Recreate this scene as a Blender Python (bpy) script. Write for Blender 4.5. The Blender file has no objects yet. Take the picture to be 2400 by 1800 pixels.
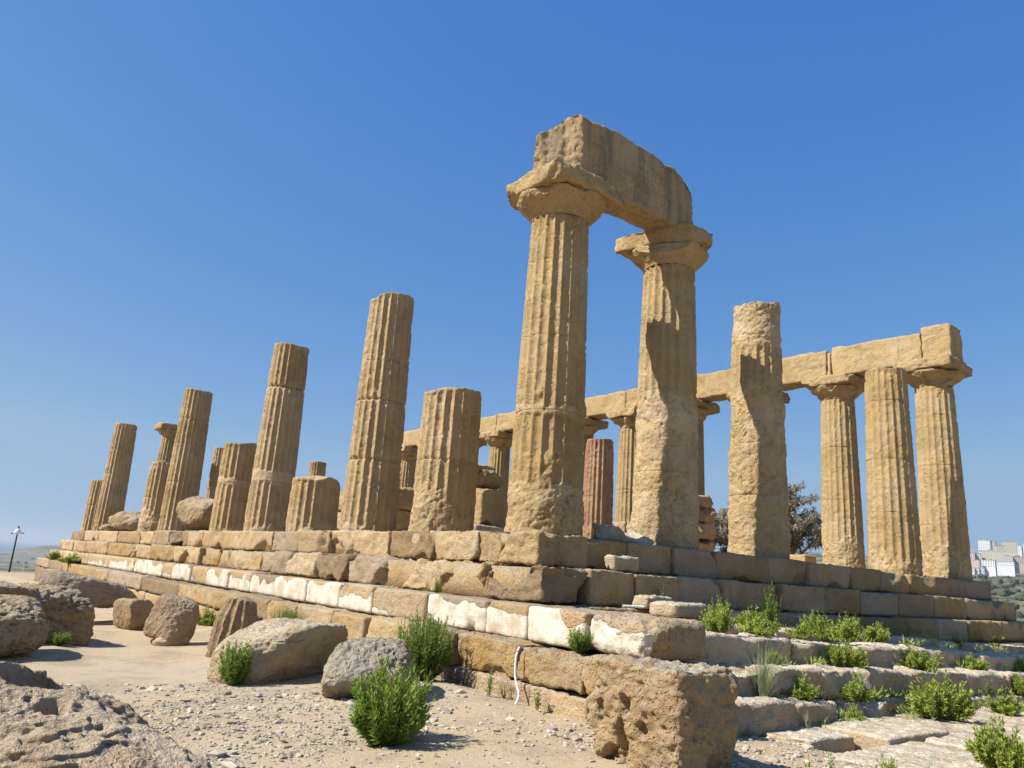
import bpy, math, random
import numpy as np
from mathutils import Matrix, Vector

# ------------------------------------------------------------------ camera, sky, sun, exposure
scene = bpy.context.scene
COL = scene.collection
R = math.radians
CAM = np.array((-8.4477, -9.7912, -0.6426))
YAW, PITCH, ROLL, FPX = 0.6587, 0.2424, 0.0681, 1788.63
fw = np.array((math.sin(YAW) * math.cos(PITCH), math.cos(YAW) * math.cos(PITCH), math.sin(PITCH)))
rt = np.cross(fw, (0, 0, 1.0)); rt /= np.linalg.norm(rt)
up = np.cross(rt, fw)
rt, up = rt * math.cos(ROLL) + up * math.sin(ROLL), -rt * math.sin(ROLL) + up * math.cos(ROLL)
cd = bpy.data.cameras.new("camera")
cam = bpy.data.objects.new("camera", cd); COL.objects.link(cam)
cd.sensor_width = 36.0
cd.lens = FPX / 2400 * 36.0
cd.clip_start, cd.clip_end = 0.05, 120000
M = Matrix.Identity(4)
for i in range(3):
    M[i][0], M[i][1], M[i][2], M[i][3] = rt[i], up[i], -fw[i], CAM[i]
cam.matrix_world = M
scene.camera = cam

SUN_AZ, SUN_EL = R(-70), R(45.5)          # azimuth from +Y towards +X
SKY_STRENGTH, SUN_STRENGTH = 0.115, 5.0
w = bpy.data.worlds.new("World"); scene.world = w; w.use_nodes = True
nt = w.node_tree; nt.nodes.clear()
sky = nt.nodes.new("ShaderNodeTexSky"); sky.sky_type = 'NISHITA'; sky.sun_disc = False
sky.sun_elevation, sky.sun_rotation = SUN_EL, SUN_AZ % (2 * math.pi)
sky.altitude = 0; sky.air_density = 1.0; sky.dust_density = 0.3; sky.ozone_density = 3.0
bg = nt.nodes.new("ShaderNodeBackground"); bg.inputs[1].default_value = SKY_STRENGTH
wo = nt.nodes.new("ShaderNodeOutputWorld")
# the deep clear blue of the day: per-channel response of the sky colour
sep = nt.nodes.new("ShaderNodeSeparateColor"); cmb = nt.nodes.new("ShaderNodeCombineColor"); nt.links.new(sky.outputs[0], sep.inputs[0])
for ch, (lo_in, lo_out, hi_in, hi_out) in enumerate(((.109, .041, .305, .142), (.181, .128, .462, .252), (.342, .345, .665, .430))):
    gam = math.log(hi_out / lo_out) / math.log(hi_in / lo_in); mul = lo_out / lo_in ** gam
    p1 = nt.nodes.new("ShaderNodeMath"); p1.operation = 'POWER'; p1.inputs[1].default_value = gam
    p2 = nt.nodes.new("ShaderNodeMath"); p2.operation = 'MULTIPLY'; p2.inputs[1].default_value = mul * SKY_STRENGTH ** (gam - 1)
    nt.links.new(sep.outputs[ch], p1.inputs[0]); nt.links.new(p1.outputs[0], p2.inputs[0]); nt.links.new(p2.outputs[0], cmb.inputs[ch])
    if ch == 0: red = p2
    else:
        cp = nt.nodes.new("ShaderNodeMath"); cp.operation = 'MINIMUM'; cp.inputs[1].default_value = (0, 0.280, 0.41)[ch] / SKY_STRENGTH
        nt.links.new(p2.outputs[0], cp.inputs[0]); nt.links.new(cp.outputs[0], cmb.inputs[ch]); p2 = cp
    if ch == 1:                                   # no pink towards the horizon
        lim = nt.nodes.new("ShaderNodeMath"); lim.operation = 'MULTIPLY'; lim.inputs[1].default_value = 0.64; nt.links.new(p2.outputs[0], lim.inputs[0])
        mn = nt.nodes.new("ShaderNodeMath"); mn.operation = 'MINIMUM'; nt.links.new(red.outputs[0], mn.inputs[0]); nt.links.new(lim.outputs[0], mn.inputs[1]); nt.links.new(mn.outputs[0], cmb.inputs[0])
nt.links.new(cmb.outputs[0], bg.inputs[0]); nt.links.new(bg.outputs[0], wo.inputs[0])
sd = bpy.data.lights.new("sun", 'SUN'); sd.energy = SUN_STRENGTH; sd.angle = R(0.5); sd.color = (1.0, 0.98, 0.94)
sun = bpy.data.objects.new("sun", sd); COL.objects.link(sun)
sdir = Vector((math.sin(SUN_AZ) * math.cos(SUN_EL), math.cos(SUN_AZ) * math.cos(SUN_EL), math.sin(SUN_EL)))
sun.rotation_euler = sdir.to_track_quat('Z', 'Y').to_euler()
sun.location = sdir * 60
scene.view_settings.view_transform = 'Standard'
scene.view_settings.look = 'None'
scene.view_settings.exposure = 0.75
scene.view_settings.gamma = 1.0
scene.cycles.max_bounces = 6
scene.cycles.volume_bounces = 0

# ------------------------------------------------------------------ noise in numpy
def _h(i, j, k, s):
    n = (i * 374761393 + j * 668265263 + k * 2147483647 * 3 + s * 1274126177).astype(np.uint32)
    n = (n ^ (n >> np.uint32(13))) * np.uint32(1274126177)
    n = (n ^ (n >> np.uint32(16))) * np.uint32(2246822519)
    return (n >> np.uint32(8)).astype(np.float32) / np.float32(16777216.0)

def vn(P, s=0):
    """value noise in [0,1] at points P (n,3)"""
    P = np.asarray(P, np.float32)
    f = np.floor(P); t = P - f; t = t * t * (3 - 2 * t)
    i = f.astype(np.int64)
    x, y, z = i[:, 0], i[:, 1], i[:, 2]
    tx, ty, tz = t[:, 0], t[:, 1], t[:, 2]
    def L(a, b, u): return a + (b - a) * u
    return L(L(L(_h(x, y, z, s), _h(x + 1, y, z, s), tx), L(_h(x, y + 1, z, s), _h(x + 1, y + 1, z, s), tx), ty),
             L(L(_h(x, y, z + 1, s), _h(x + 1, y, z + 1, s), tx), L(_h(x, y + 1, z + 1, s), _h(x + 1, y + 1, z + 1, s), tx), ty), tz)

def fbm(P, s=0, o=3, lac=2.1, g=0.5):
    """roughly in [-.5,.5]"""
    a, t, q = 1.0, 0.0, np.asarray(P, np.float32)
    tot = 0
    for k in range(o):
        t = t + a * (vn(q, s + 17 * k) - 0.5); tot += a; a *= g; q = q * lac + 3.7
    return t / tot * 1.4

def terrace(f, n=5.0, w=0.22):
    t = f * n; k = np.floor(t); return (k + sst(t - k, 0.5 - w, 0.5 + w)) / n

def sst(x, a, b):
    t = np.clip((x - a) / (b - a), 0, 1); return t * t * (3 - 2 * t)

# ------------------------------------------------------------------ object helpers
def tag(o, label=None, cat=None, group=None, kind=None):
    if label: o['label'] = label
    if cat: o['category'] = cat
    if group: o['group'] = group
    if kind: o['kind'] = kind
    return o

def empty(name, loc, label=None, cat=None, group=None, rz=0.0):
    o = bpy.data.objects.new(name, None); COL.objects.link(o)
    o.location = loc; o.rotation_euler = (0, 0, rz); o.empty_display_size = 0.2
    return tag(o, label, cat, group)

def mesh(V, F, attrs=None, smooth=True, T=None):
    """V (n,3); F (m,4) quads; T (k,3) tris"""
    me = bpy.data.meshes.new("m")
    V = np.ascontiguousarray(V, np.float32)
    me.vertices.add(len(V)); me.vertices.foreach_set("co", V.ravel())
    idx, st, n = [], [], 0
    if F is not None and len(F):
        F = np.asarray(F, np.int32); idx.append(F.ravel()); st.append(np.arange(len(F), dtype=np.int32) * 4); n = F.size
    if T is not None and len(T):
        T = np.asarray(T, np.int32); idx.append(T.ravel()); st.append(n + np.arange(len(T), dtype=np.int32) * 3)
    idx = np.concatenate(idx); st = np.concatenate(st)
    me.loops.add(len(idx)); me.loops.foreach_set("vertex_index", idx)
    me.polygons.add(len(st)); me.polygons.foreach_set("loop_start", st)
    me.polygons.foreach_set("use_smooth", np.full(len(st), smooth))
    me.update(calc_edges=True)
    for k, a in (attrs or {}).items():
        at = me.attributes.new(k, 'FLOAT', 'POINT')
        at.data.foreach_set("value", np.broadcast_to(np.asarray(a, np.float32), (len(V),)).copy())
    return me

def obj(name, me, mat, parent=None, loc=None, rot=None):
    o = bpy.data.objects.new(name, me); COL.objects.link(o)
    me.name = name
    if mat is not None and not me.materials: me.materials.append(mat)
    if parent is not None: o.parent = parent
    if loc is not None: o.location = loc
    if rot is not None: o.rotation_euler = rot
    return o

_lat = {}
def lattice(nx, ny, nz):
    key = (nx, ny, nz)
    if key in _lat: return _lat[key]
    quads = []
    def face(ax, side):
        a, b = [(1, 2), (2, 0), (0, 1)][ax]
        n = (nx, ny, nz); na, nb = n[a], n[b]
        A, B = np.meshgrid(np.arange(na), np.arange(nb), indexing='ij'); A = A.ravel(); B = B.ravel()
        def pt(da, db):
            c = np.zeros((len(A), 3), np.int64); c[:, ax] = n[ax] if side else 0
            c[:, a] = A + da; c[:, b] = B + db; return c
        q = [pt(0, 0), pt(1, 0), pt(1, 1), pt(0, 1)]
        if not side: q = q[::-1]
        quads.append(np.stack(q, 1))
    for ax in range(3):
        face(ax, 0); face(ax, 1)
    Q = np.concatenate(quads).reshape(-1, 3)
    code = (Q[:, 0] * 4096 + Q[:, 1]) * 4096 + Q[:, 2]
    u, inv = np.unique(code, return_inverse=True)
    P = np.stack([u // 4096 // 4096, (u // 4096) % 4096, u % 4096], 1).astype(np.float32)
    _lat[key] = (P, inv.reshape(-1, 4))
    return _lat[key]

def block(dims, res=0.05, seed=0, rough=0.03, rad=0.03, nchip=3, chip=0.12, off=(0, 0, 0), pits=0.0, planes=(), top_wave=0.0, layer=0.0):
    """weathered ashlar, centred on the origin; returns V, F"""
    rs = np.random.RandomState(seed)
    d = np.array(dims, float)
    n = tuple(int(max(2, min(110, round(x / res)))) for x in d)
    P, F = lattice(*n)
    P = P / np.array(n) * d - d / 2
    h = d / 2
    rad = min(rad, h.min() * 0.6)
    inner = np.clip(P, -(h - rad), h - rad)
    dv = P - inner; ln = np.linalg.norm(dv, axis=1, keepdims=True); N = dv / np.maximum(ln, 1e-6)
    P = inner + N * rad
    W = P + np.array(off) + seed * 7.31
    for (nn, dd) in planes:
        nn = np.array(nn, float); nn /= np.linalg.norm(nn)
        s = P @ nn - dd - 0.12 * fbm(W * 4.5, seed + 5, 4) * min(1, h.min() * 2)
        P = P - np.maximum(0, s)[:, None] * nn
    for _ in range(nchip):
        c = np.sign(rs.uniform(-1, 1, 3)) * h
        nn = np.sign(c) * rs.uniform(0.25, 1, 3)
        depth = rs.uniform(0.05, 1.0) ** 1.6 * chip
        win = 0.0
        if rs.rand() < 0.55:                       # a bite out of one edge rather than a corner
            ax = int(np.argmax(d)) if rs.rand() < 0.75 else int(rs.randint(3))
            c[ax] *= rs.uniform(-1, 1); nn[ax] = 0.0
            wl = rs.uniform(1.2, 3.0) * depth + 0.05
            win = depth * ((P[:, ax] - c[ax]) / wl) ** 2
        nn /= np.linalg.norm(nn)
        s = P @ nn - (c @ nn - depth) - win - 0.10 * fbm(W * 7, seed + 9, 4)
        P = P - np.maximum(0, s)[:, None] * nn
    e = rough * (0.9 * fbm(W * 1.9, seed, 2) + 0.7 * fbm(W * 6.5, seed + 1, 3) - 0.7 * np.abs(fbm(W * 9, seed + 11, 3)) + 0.55 * fbm(W * 21, seed + 2, 3))
    if layer: e = e + layer * fbm(W * np.array((2, 2, 15)), seed + 4, 3)
    if pits:
        e = e - pits * sst(fbm(W * 1.3, seed + 15, 3), -0.08, 0.2) * sst(vn(W * 9.0, seed + 3) * 0.5 + vn(W * 21.0, seed + 13) * 0.5, 0.56, 0.72)
    if top_wave:
        P[:, 2] += np.where(P[:, 2] > 0, 1, 0) * top_wave * fbm(W * np.array((1.7, 1.7, 0.1)), seed + 6, 3)
    return P + N * e[:, None], F

def rock(dims, n=40, seed=0, k=14, p=9, rough=0.10, pits=0.0, boxy=0.8, holes=(), cut=(), fine=0.02, flat=-0.5, ridge=0.0):
    """star-shaped boulder, bottom at z=0"""
    rs = np.random.RandomState(seed)
    P, F = lattice(n, n, n)
    D = np.tan((P / n * 2 - 1) * (math.pi / 4 * 0.999))
    D /= np.linalg.norm(D, axis=1, keepdims=True)
    s = np.zeros(len(D))
    A = []
    if boxy:
        for ax in range(3):
            for sg in (-1, 1):
                v = np.zeros(3); v[ax] = sg; A.append((v, 1.0 / boxy * 0.8))
    for _ in range(k):
        v = rs.normal(size=3); v /= np.linalg.norm(v); A.append((v, rs.uniform(0.82, 1.12)))
    for v, dd in cut:
        v = np.array(v, float); A.append((v / np.linalg.norm(v), dd))
    for v, dd in A:
        s += np.maximum(0, D @ v / dd) ** p
    r = s ** (-1.0 / p)
    h = np.array(dims) / 2
    V = D * r[:, None] * h
    m = float(np.mean(h))
    W = V + seed * 5.17
    e = rough * m * (1.0 * fbm(W * 1.3 / m, seed, 3) + 1.1 * terrace(fbm(W * np.array((1.5, 1.5, 2.6)) / m, seed + 16, 4), 5, 0.13) + 0.6 * fbm(W * 4.5 / m, seed + 1, 3)) + fine * (0.7 * fbm(W * 11, seed + 2, 4) + 0.5 * fbm(W * 30, seed + 22, 2))
    if ridge: e = e - ridge * np.abs(fbm(W * 3.5, seed + 8, 3))
    if pits:
        e = e - pits * sst(fbm(W * 1.3, seed + 15, 3), -0.05, 0.22) * sst(vn(W * 8.0, seed + 3) * 0.5 + vn(W * 19.0, seed + 13) * 0.5, 0.54, 0.72)
    V = V + D * e[:, None]
    for c, rr, dep in holes:                          # hollows sunk from above: (x, y), (rx, ry), depth
        q = (V[:, :2] - np.array(c[:2])) / np.array(rr[:2])
        t = np.clip(1 - np.linalg.norm(q, axis=1) + 0.5 * fbm(V * 7, seed + 21, 3), 0, 1) * (V[:, 2] > 0)
        V[:, 2] -= dep * sst(t, 0, 0.40)
    lo = flat * dims[2]
    V[:, 2] = np.where(V[:, 2] < lo, lo + (V[:, 2] - lo) * 0.15, V[:, 2]) - lo
    return V, F

def place(V, loc, rz=0.0, tilt=(0, 0)):
    m = (Matrix.Rotation(rz, 3, 'Z') @ Matrix.Rotation(tilt[0], 3, 'X') @ Matrix.Rotation(tilt[1], 3, 'Y'))
    return V @ np.array(m).T + np.array(loc)

# ------------------------------------------------------------------ materials
class NT:
    def __init__(s, name):
        s.m = bpy.data.materials.new(name); s.m.use_nodes = True
        s.t = s.m.node_tree; s.t.nodes.clear()
        s.out = s.n("ShaderNodeOutputMaterial"); s.b = s.n("ShaderNodeBsdfPrincipled")
        s.l(s.b.outputs[0], s.out.inputs[0]); s.b.inputs["Specular IOR Level"].default_value = 0.15
        s.b.inputs["Roughness"].default_value = 0.95
    def n(s, t, **k):
        x = s.t.nodes.new(t)
        for a, v in k.items(): setattr(x, a, v)
        return x
    def l(s, a, b): s.t.links.new(a, b)
    def pos(s): return s.n("ShaderNodeNewGeometry").outputs["Position"]
    def noise(s, co, scale, detail=5, rough=0.55, out=0):
        x = s.n("ShaderNodeTexNoise"); x.inputs["Scale"].default_value = scale
        x.inputs["Detail"].default_value = detail; x.inputs["Roughness"].default_value = rough
        s.l(co, x.inputs["Vector"]); return x.outputs[out]
    def ramp(s, f, a, b, lo=0.0, hi=1.0):
        x = s.n("ShaderNodeMapRange"); x.interpolation_type = 'SMOOTHSTEP'
        x.inputs[1].default_value, x.inputs[2].default_value = a, b
        x.inputs[3].default_value, x.inputs[4].default_value = lo, hi
        s.l(f, x.inputs[0]); return x.outputs[0]
    def math(s, op, a, b=None):
        x = s.n("ShaderNodeMath", operation=op)
        for i, v in enumerate((a, b)):
            if v is None: continue
            if isinstance(v, (int, float)): x.inputs[i].default_value = v
            else: s.l(v, x.inputs[i])
        return x.outputs[0]
    def mix(s, f, a, b, blend='MIX'):
        x = s.n("ShaderNodeMix"); x.data_type = 'RGBA'; x.blend_type = blend; x.clamp_factor = True
        if isinstance(f, (int, float)): x.inputs[0].default_value = f
        else: s.l(f, x.inputs[0])
        for i, v in ((6, a), (7, b)):
            if isinstance(v, tuple): x.inputs[i].default_value = (*v[:3], 1)
            else: s.l(v, x.inputs[i])
        return x.outputs[2]
    def attr(s, n):
        return s.n("ShaderNodeAttribute", attribute_name=n).outputs["Fac"]
    def bump(s, h, strength, dist, normal=None):
        x = s.n("ShaderNodeBump"); x.inputs["Strength"].default_value = strength; x.inputs["Distance"].default_value = dist
        s.l(h, x.inputs["Height"])
        if normal is not None: s.l(normal, x.inputs["Normal"])
        return x.outputs[0]
    def scaled(s, co, v):
        x = s.n("ShaderNodeVectorMath", operation='MULTIPLY'); s.l(co, x.inputs[0]); x.inputs[1].default_value = v; return x.outputs[0]

def stone(name, base, dark, warm, lichen=0.4, bump=0.8, warm_amt=0.6, lich_or_lit=(0.30, 0.27, 0.22), streak=0.0, red=0.0, plaster=False, dark_amt=0.55):
    base, dark, warm = [(c[0] * 0.84, c[1] * 0.85, c[2] * 0.99) for c in (base, dark, warm)]
    base, dark, warm = [(c[0], c[1], c[2] * 0.91) for c in (base, dark, warm)]
    lich_or_lit = (lich_or_lit[0] * 0.82, lich_or_lit[1] * 0.81, lich_or_lit[2] * 0.76)
    g = NT(name); co = g.pos()
    n1 = g.noise(co, 0.9, 6, 0.6); n2 = g.noise(co, 3.3, 6, 0.62); n3 = g.noise(co, 14, 6, 0.65); n4 = g.noise(co, 34, 4, 0.7)
    c = g.mix(g.math('MULTIPLY', g.ramp(n2, 0.44, 0.66), dark_amt), base, dark)
    c = g.mix(g.math('MULTIPLY', g.ramp(g.noise(co, 1.7, 5, 0.6), 0.47, 0.66), warm_amt), c, warm)
    c = g.mix(g.math('MULTIPLY', g.ramp(n3, 0.52, 0.72), 0.45), c, dark)
    c = g.mix(g.math('MULTIPLY', g.ramp(g.noise(co, 21, 4, 0.7), 0.60, 0.70), 0.55), c, tuple(x * 0.55 for x in dark))
    c = g.mix(g.math('MULTIPLY', g.ramp(n4, 0.50, 0.70), 0.30), c, tuple(x * 1.28 for x in base))
    pv = g.noise(co, 0.75, 5, 0.6)
    c = g.mix(g.math('MULTIPLY', g.ramp(pv, 0.52, 0.64), 0.45), c, tuple(min(0.6, x * k) for x, k in zip(base, (1.12, 1.18, 1.35))))
    c = g.mix(g.math('MULTIPLY', g.ramp(pv, 0.46, 0.36), 0.40), c, (base[0] * 0.66, base[1] * 0.62, base[2] * 0.60))
    sk = g.ramp(g.noise(g.scaled(co, (4.5, 4.5, 0.5)), 1.3, 6, 0.65), 0.55, 0.70)
    c = g.mix(g.math('MULTIPLY', sk, 0.30), c, (0.17, 0.135, 0.09))
    if red:
        c = g.mix(g.math('MULTIPLY', g.ramp(g.noise(g.scaled(co, (3, 3, 0.6)), 1.2, 4), 0.46, 0.62), red), c, (0.34, 0.165, 0.10))
    if streak:
        st = g.ramp(g.noise(g.scaled(co, (5.0, 5.0, 0.35)), 1.0, 5, 0.6), 0.46, 0.68)
        c = g.mix(g.math('MULTIPLY', st, streak), c, (0.13, 0.115, 0.085))
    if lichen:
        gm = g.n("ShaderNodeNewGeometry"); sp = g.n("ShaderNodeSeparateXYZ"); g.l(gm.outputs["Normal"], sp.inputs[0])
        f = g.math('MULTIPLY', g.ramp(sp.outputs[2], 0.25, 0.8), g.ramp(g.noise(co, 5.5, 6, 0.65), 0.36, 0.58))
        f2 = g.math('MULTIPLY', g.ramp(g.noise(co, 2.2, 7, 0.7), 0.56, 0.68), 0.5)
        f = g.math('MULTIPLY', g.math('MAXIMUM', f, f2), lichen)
        lc = g.mix(g.ramp(n3, 0.35, 0.65), lich_or_lit, tuple(x * 1.75 for x in lich_or_lit))
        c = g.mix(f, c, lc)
    if plaster:
        hu = g.attr("hue")
        c = g.mix(g.math('MULTIPLY', g.ramp(hu, 0.25, 1.0), 0.75), c, g.mix(n3, (0.20, 0.145, 0.10), (0.33, 0.25, 0.17)))
        c = g.mix(g.math('MULTIPLY', g.ramp(hu, -0.25, -1.0), 0.65), c, g.mix(n2, (0.46, 0.35, 0.21), (0.40, 0.26, 0.10)))
    t = g.attr("tint")
    hs = g.n("ShaderNodeHueSaturation"); g.l(c, hs.inputs["Color"])
    g.l(g.math('ADD', g.math('MULTIPLY', t, 0.35), 1.0), hs.inputs["Value"])
    g.l(g.math('ADD', g.math('MULTIPLY', t, -0.25), 1.0), hs.inputs["Saturation"])
    c = hs.outputs[0]
    hgt = g.math('ADD', g.math('MULTIPLY', n3, 0.55), g.math('MULTIPLY', n4, 0.8))
    vor = g.n("ShaderNodeTexVoronoi"); vor.inputs["Scale"].default_value = 26; g.l(g.mix(0.12, co, g.noise(co, 9, 3, 0.5, 1)), vor.inputs["Vector"])
    pit = g.math('MULTIPLY', g.ramp(vor.outputs["Distance"], 0.12, 0.36, 0, 1), 0.8)
    pmask = g.ramp(n1, 0.42, 0.56)
    hgt = g.math('ADD', hgt, g.math('MULTIPLY', pit, pmask))
    if plaster:
        pl = g.attr("plaster")
        edge = g.math('ADD', pl, g.math('MULTIPLY', g.math('SUBTRACT', g.noise(co, 2.1, 9, 0.50), 0.52), 2.2))
        f = g.ramp(edge, 0.47, 0.53)
        pc = g.mix(g.ramp(g.noise(co, 3.2, 8, 0.70), 0.40, 0.66), (0.58, 0.52, 0.42), (0.42, 0.335, 0.22))
        c = g.mix(f, c, pc)
        hgt = g.math('ADD', g.math('MULTIPLY', hgt, g.math('SUBTRACT', 1.0, g.math('MULTIPLY', f, 0.8))), g.math('MULTIPLY', f, 0.5))
    g.l(c, g.b.inputs["Base Color"])
    g.l(g.bump(hgt, bump, 0.055), g.b.inputs["Normal"])
    return g.m

def plain(name, col, rough=0.6, metal=0.0, var=0.15, scale=8):
    g = NT(name); n = g.noise(g.pos(), scale, 4)
    g.l(g.mix(g.ramp(n, 0.3, 0.7), tuple(x * (1 - var) for x in col), tuple(x * (1 + var) for x in col)), g.b.inputs["Base Color"])
    g.b.inputs["Roughness"].default_value = rough; g.b.inputs["Metallic"].default_value = metal
    return g.m

M_COL = stone("weathered_sandstone", (0.500, 0.345, 0.158), (0.360, 0.225, 0.090), (0.520, 0.335, 0.122), lichen=0.45)
M_COLB = stone("brown_sandstone", (0.50, 0.345, 0.162), (0.35, 0.22, 0.10), (0.52, 0.335, 0.13), lichen=0.5)
M_COLY = stone("golden_sandstone", (0.515, 0.360, 0.172), (0.39, 0.25, 0.105), (0.545, 0.355, 0.13), lichen=0.4)
M_RED = stone("reddened_sandstone", (0.48, 0.315, 0.165), (0.34, 0.20, 0.10), (0.48, 0.28, 0.12), lichen=0.3, red=0.75)
M_REDW = stone("pinkish_wall_stone", (0.50, 0.345, 0.185), (0.36, 0.22, 0.11), (0.52, 0.31, 0.13), lichen=0.4, red=0.12)
M_ARCH = stone("streaked_sandstone", (0.49, 0.34, 0.17), (0.37, 0.235, 0.105), (0.52, 0.33, 0.13), lichen=0.5, streak=0.55)
M_STEP = stone("step_sandstone", (0.52, 0.365, 0.19), (0.36, 0.225, 0.105), (0.54, 0.325, 0.12), lichen=0.7, warm_amt=0.7, plaster=True)
M_STAIR = stone("pale_step_stone", (0.54, 0.41, 0.255), (0.40, 0.27, 0.145), (0.53, 0.365, 0.18), lichen=0.9, lich_or_lit=(0.50, 0.43, 0.335))  # pale lichen tone, lightened to paint sunlit treads onto the upward faces
M_ROCK = stone("rough_boulder_stone", (0.440, 0.300, 0.149), (0.290, 0.180, 0.081), (0.460, 0.270, 0.099), lichen=0.8)
M_ROCKB = stone("brown_boulder_stone", (0.40, 0.275, 0.15), (0.25, 0.155, 0.08), (0.42, 0.26, 0.11), lichen=0.8, lich_or_lit=(0.31, 0.26, 0.19))
M_GREY = stone("lichen_grey_stone", (0.40, 0.32, 0.22), (0.22, 0.165, 0.11), (0.42, 0.29, 0.15), lichen=0.95, lich_or_lit=(0.27, 0.235, 0.175))
M_POROUS = stone("porous_tan_rock", (0.52, 0.375, 0.225), (0.28, 0.185, 0.10), (0.53, 0.345, 0.17), lichen=0.25, lich_or_lit=(0.44, 0.38, 0.29), bump=1.0)
M_PALE = stone("pale_boulder_stone", (0.500, 0.390, 0.234), (0.380, 0.260, 0.126), (0.500, 0.330, 0.144), lichen=0.8, lich_or_lit=(0.400, 0.340, 0.260))

def leafmat(name, a, b, trans=0.25):
    g = NT(name)
    oi = g.attr("tint")
    n = g.noise(g.pos(), 30, 2)
    c = g.mix(g.math('ADD', g.math('MULTIPLY', n, 0.5), g.math('MULTIPLY', oi, 0.6)), a, b)
    c = g.mix(g.ramp(oi, 1.6, 1.8), c, (0.34, 0.26, 0.12))
    g.l(c, g.b.inputs["Base Color"]); g.b.inputs["Roughness"].default_value = 0.55
    g.b.inputs["Specular IOR Level"].default_value = 0.3
    tr = g.n("ShaderNodeBsdfTranslucent"); g.l(g.mix(0.5, c, (0.30, 0.38, 0.04)), tr.inputs[0])
    mx = g.n("ShaderNodeMixShader"); mx.inputs[0].default_value = trans
    g.l(g.b.outputs[0], mx.inputs[1]); g.l(tr.outputs[0], mx.inputs[2]); g.l(mx.outputs[0], g.out.inputs[0])
    return g.m
M_LEAF = leafmat("deep_green_leaf", (0.085, 0.15, 0.018), (0.225, 0.32, 0.044))
M_LEAFY = leafmat("yellow_green_leaf", (0.165, 0.225, 0.026), (0.345, 0.395, 0.070))
M_STEM = plain("green_stem", (0.12, 0.13, 0.04), 0.8)
M_GRASS = leafmat("grey_green_blade", (0.17, 0.21, 0.12), (0.34, 0.36, 0.22))
M_BARK = plain("dry_bark", (0.10, 0.075, 0.055), 0.95, var=0.3)
M_DRYLEAF = leafmat("dry_olive_leaf", (0.17, 0.135, 0.090), (0.38, 0.31, 0.225))

def mat_ground():
    g = NT("dusty_gravel_ground"); co = g.pos()
    n1 = g.noise(co, 0.22, 6, 0.6); n2 = g.noise(co, 1.6, 7, 0.7); n3 = g.noise(co, 18, 6, 0.75); n4 = g.noise(co, 70, 3, 0.6)
    c = g.mix(g.ramp(n1, 0.42, 0.60), (0.43, 0.32, 0.185), (0.415, 0.33, 0.222))
    c = g.mix(g.math('MULTIPLY', g.ramp(n2, 0.46, 0.62), 0.7), c, (0.29, 0.225, 0.15))
    c = g.mix(g.math('MULTIPLY', g.ramp(n3, 0.5, 0.68), 0.55), c, (0.53, 0.455, 0.35))
    c = g.mix(g.math('MULTIPLY', g.ramp(n4, 0.52, 0.68), 0.45), c, (0.23, 0.185, 0.135))
    # far country: fields, scrub and olive groves by distance from the temple
    d = g.n("ShaderNodeVectorMath", operation='LENGTH'); g.l(co, d.inputs[0])
    far = g.ramp(d.outputs[1], 48, 85)
    m1 = g.noise(co, 0.012, 6, 0.6); m2 = g.noise(co, 0.05, 5, 0.7)
    fc = g.mix(g.ramp(m1, 0.46, 0.56), (0.20, 0.165, 0.10), (0.060, 0.068, 0.038))
    fc = g.mix(g.math('MULTIPLY', g.ramp(m2, 0.48, 0.60), 0.75), fc, (0.055, 0.065, 0.035))
    c = g.mix(far, c, fc)
    g.l(c, g.b.inputs["Base Color"])
    h = g.math('ADD', g.math('MULTIPLY', n3, 0.7), g.math('MULTIPLY', n4, 0.5))
    g.l(g.bump(h, 0.9, 0.025), g.b.inputs["Normal"])
    return g.m

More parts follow.
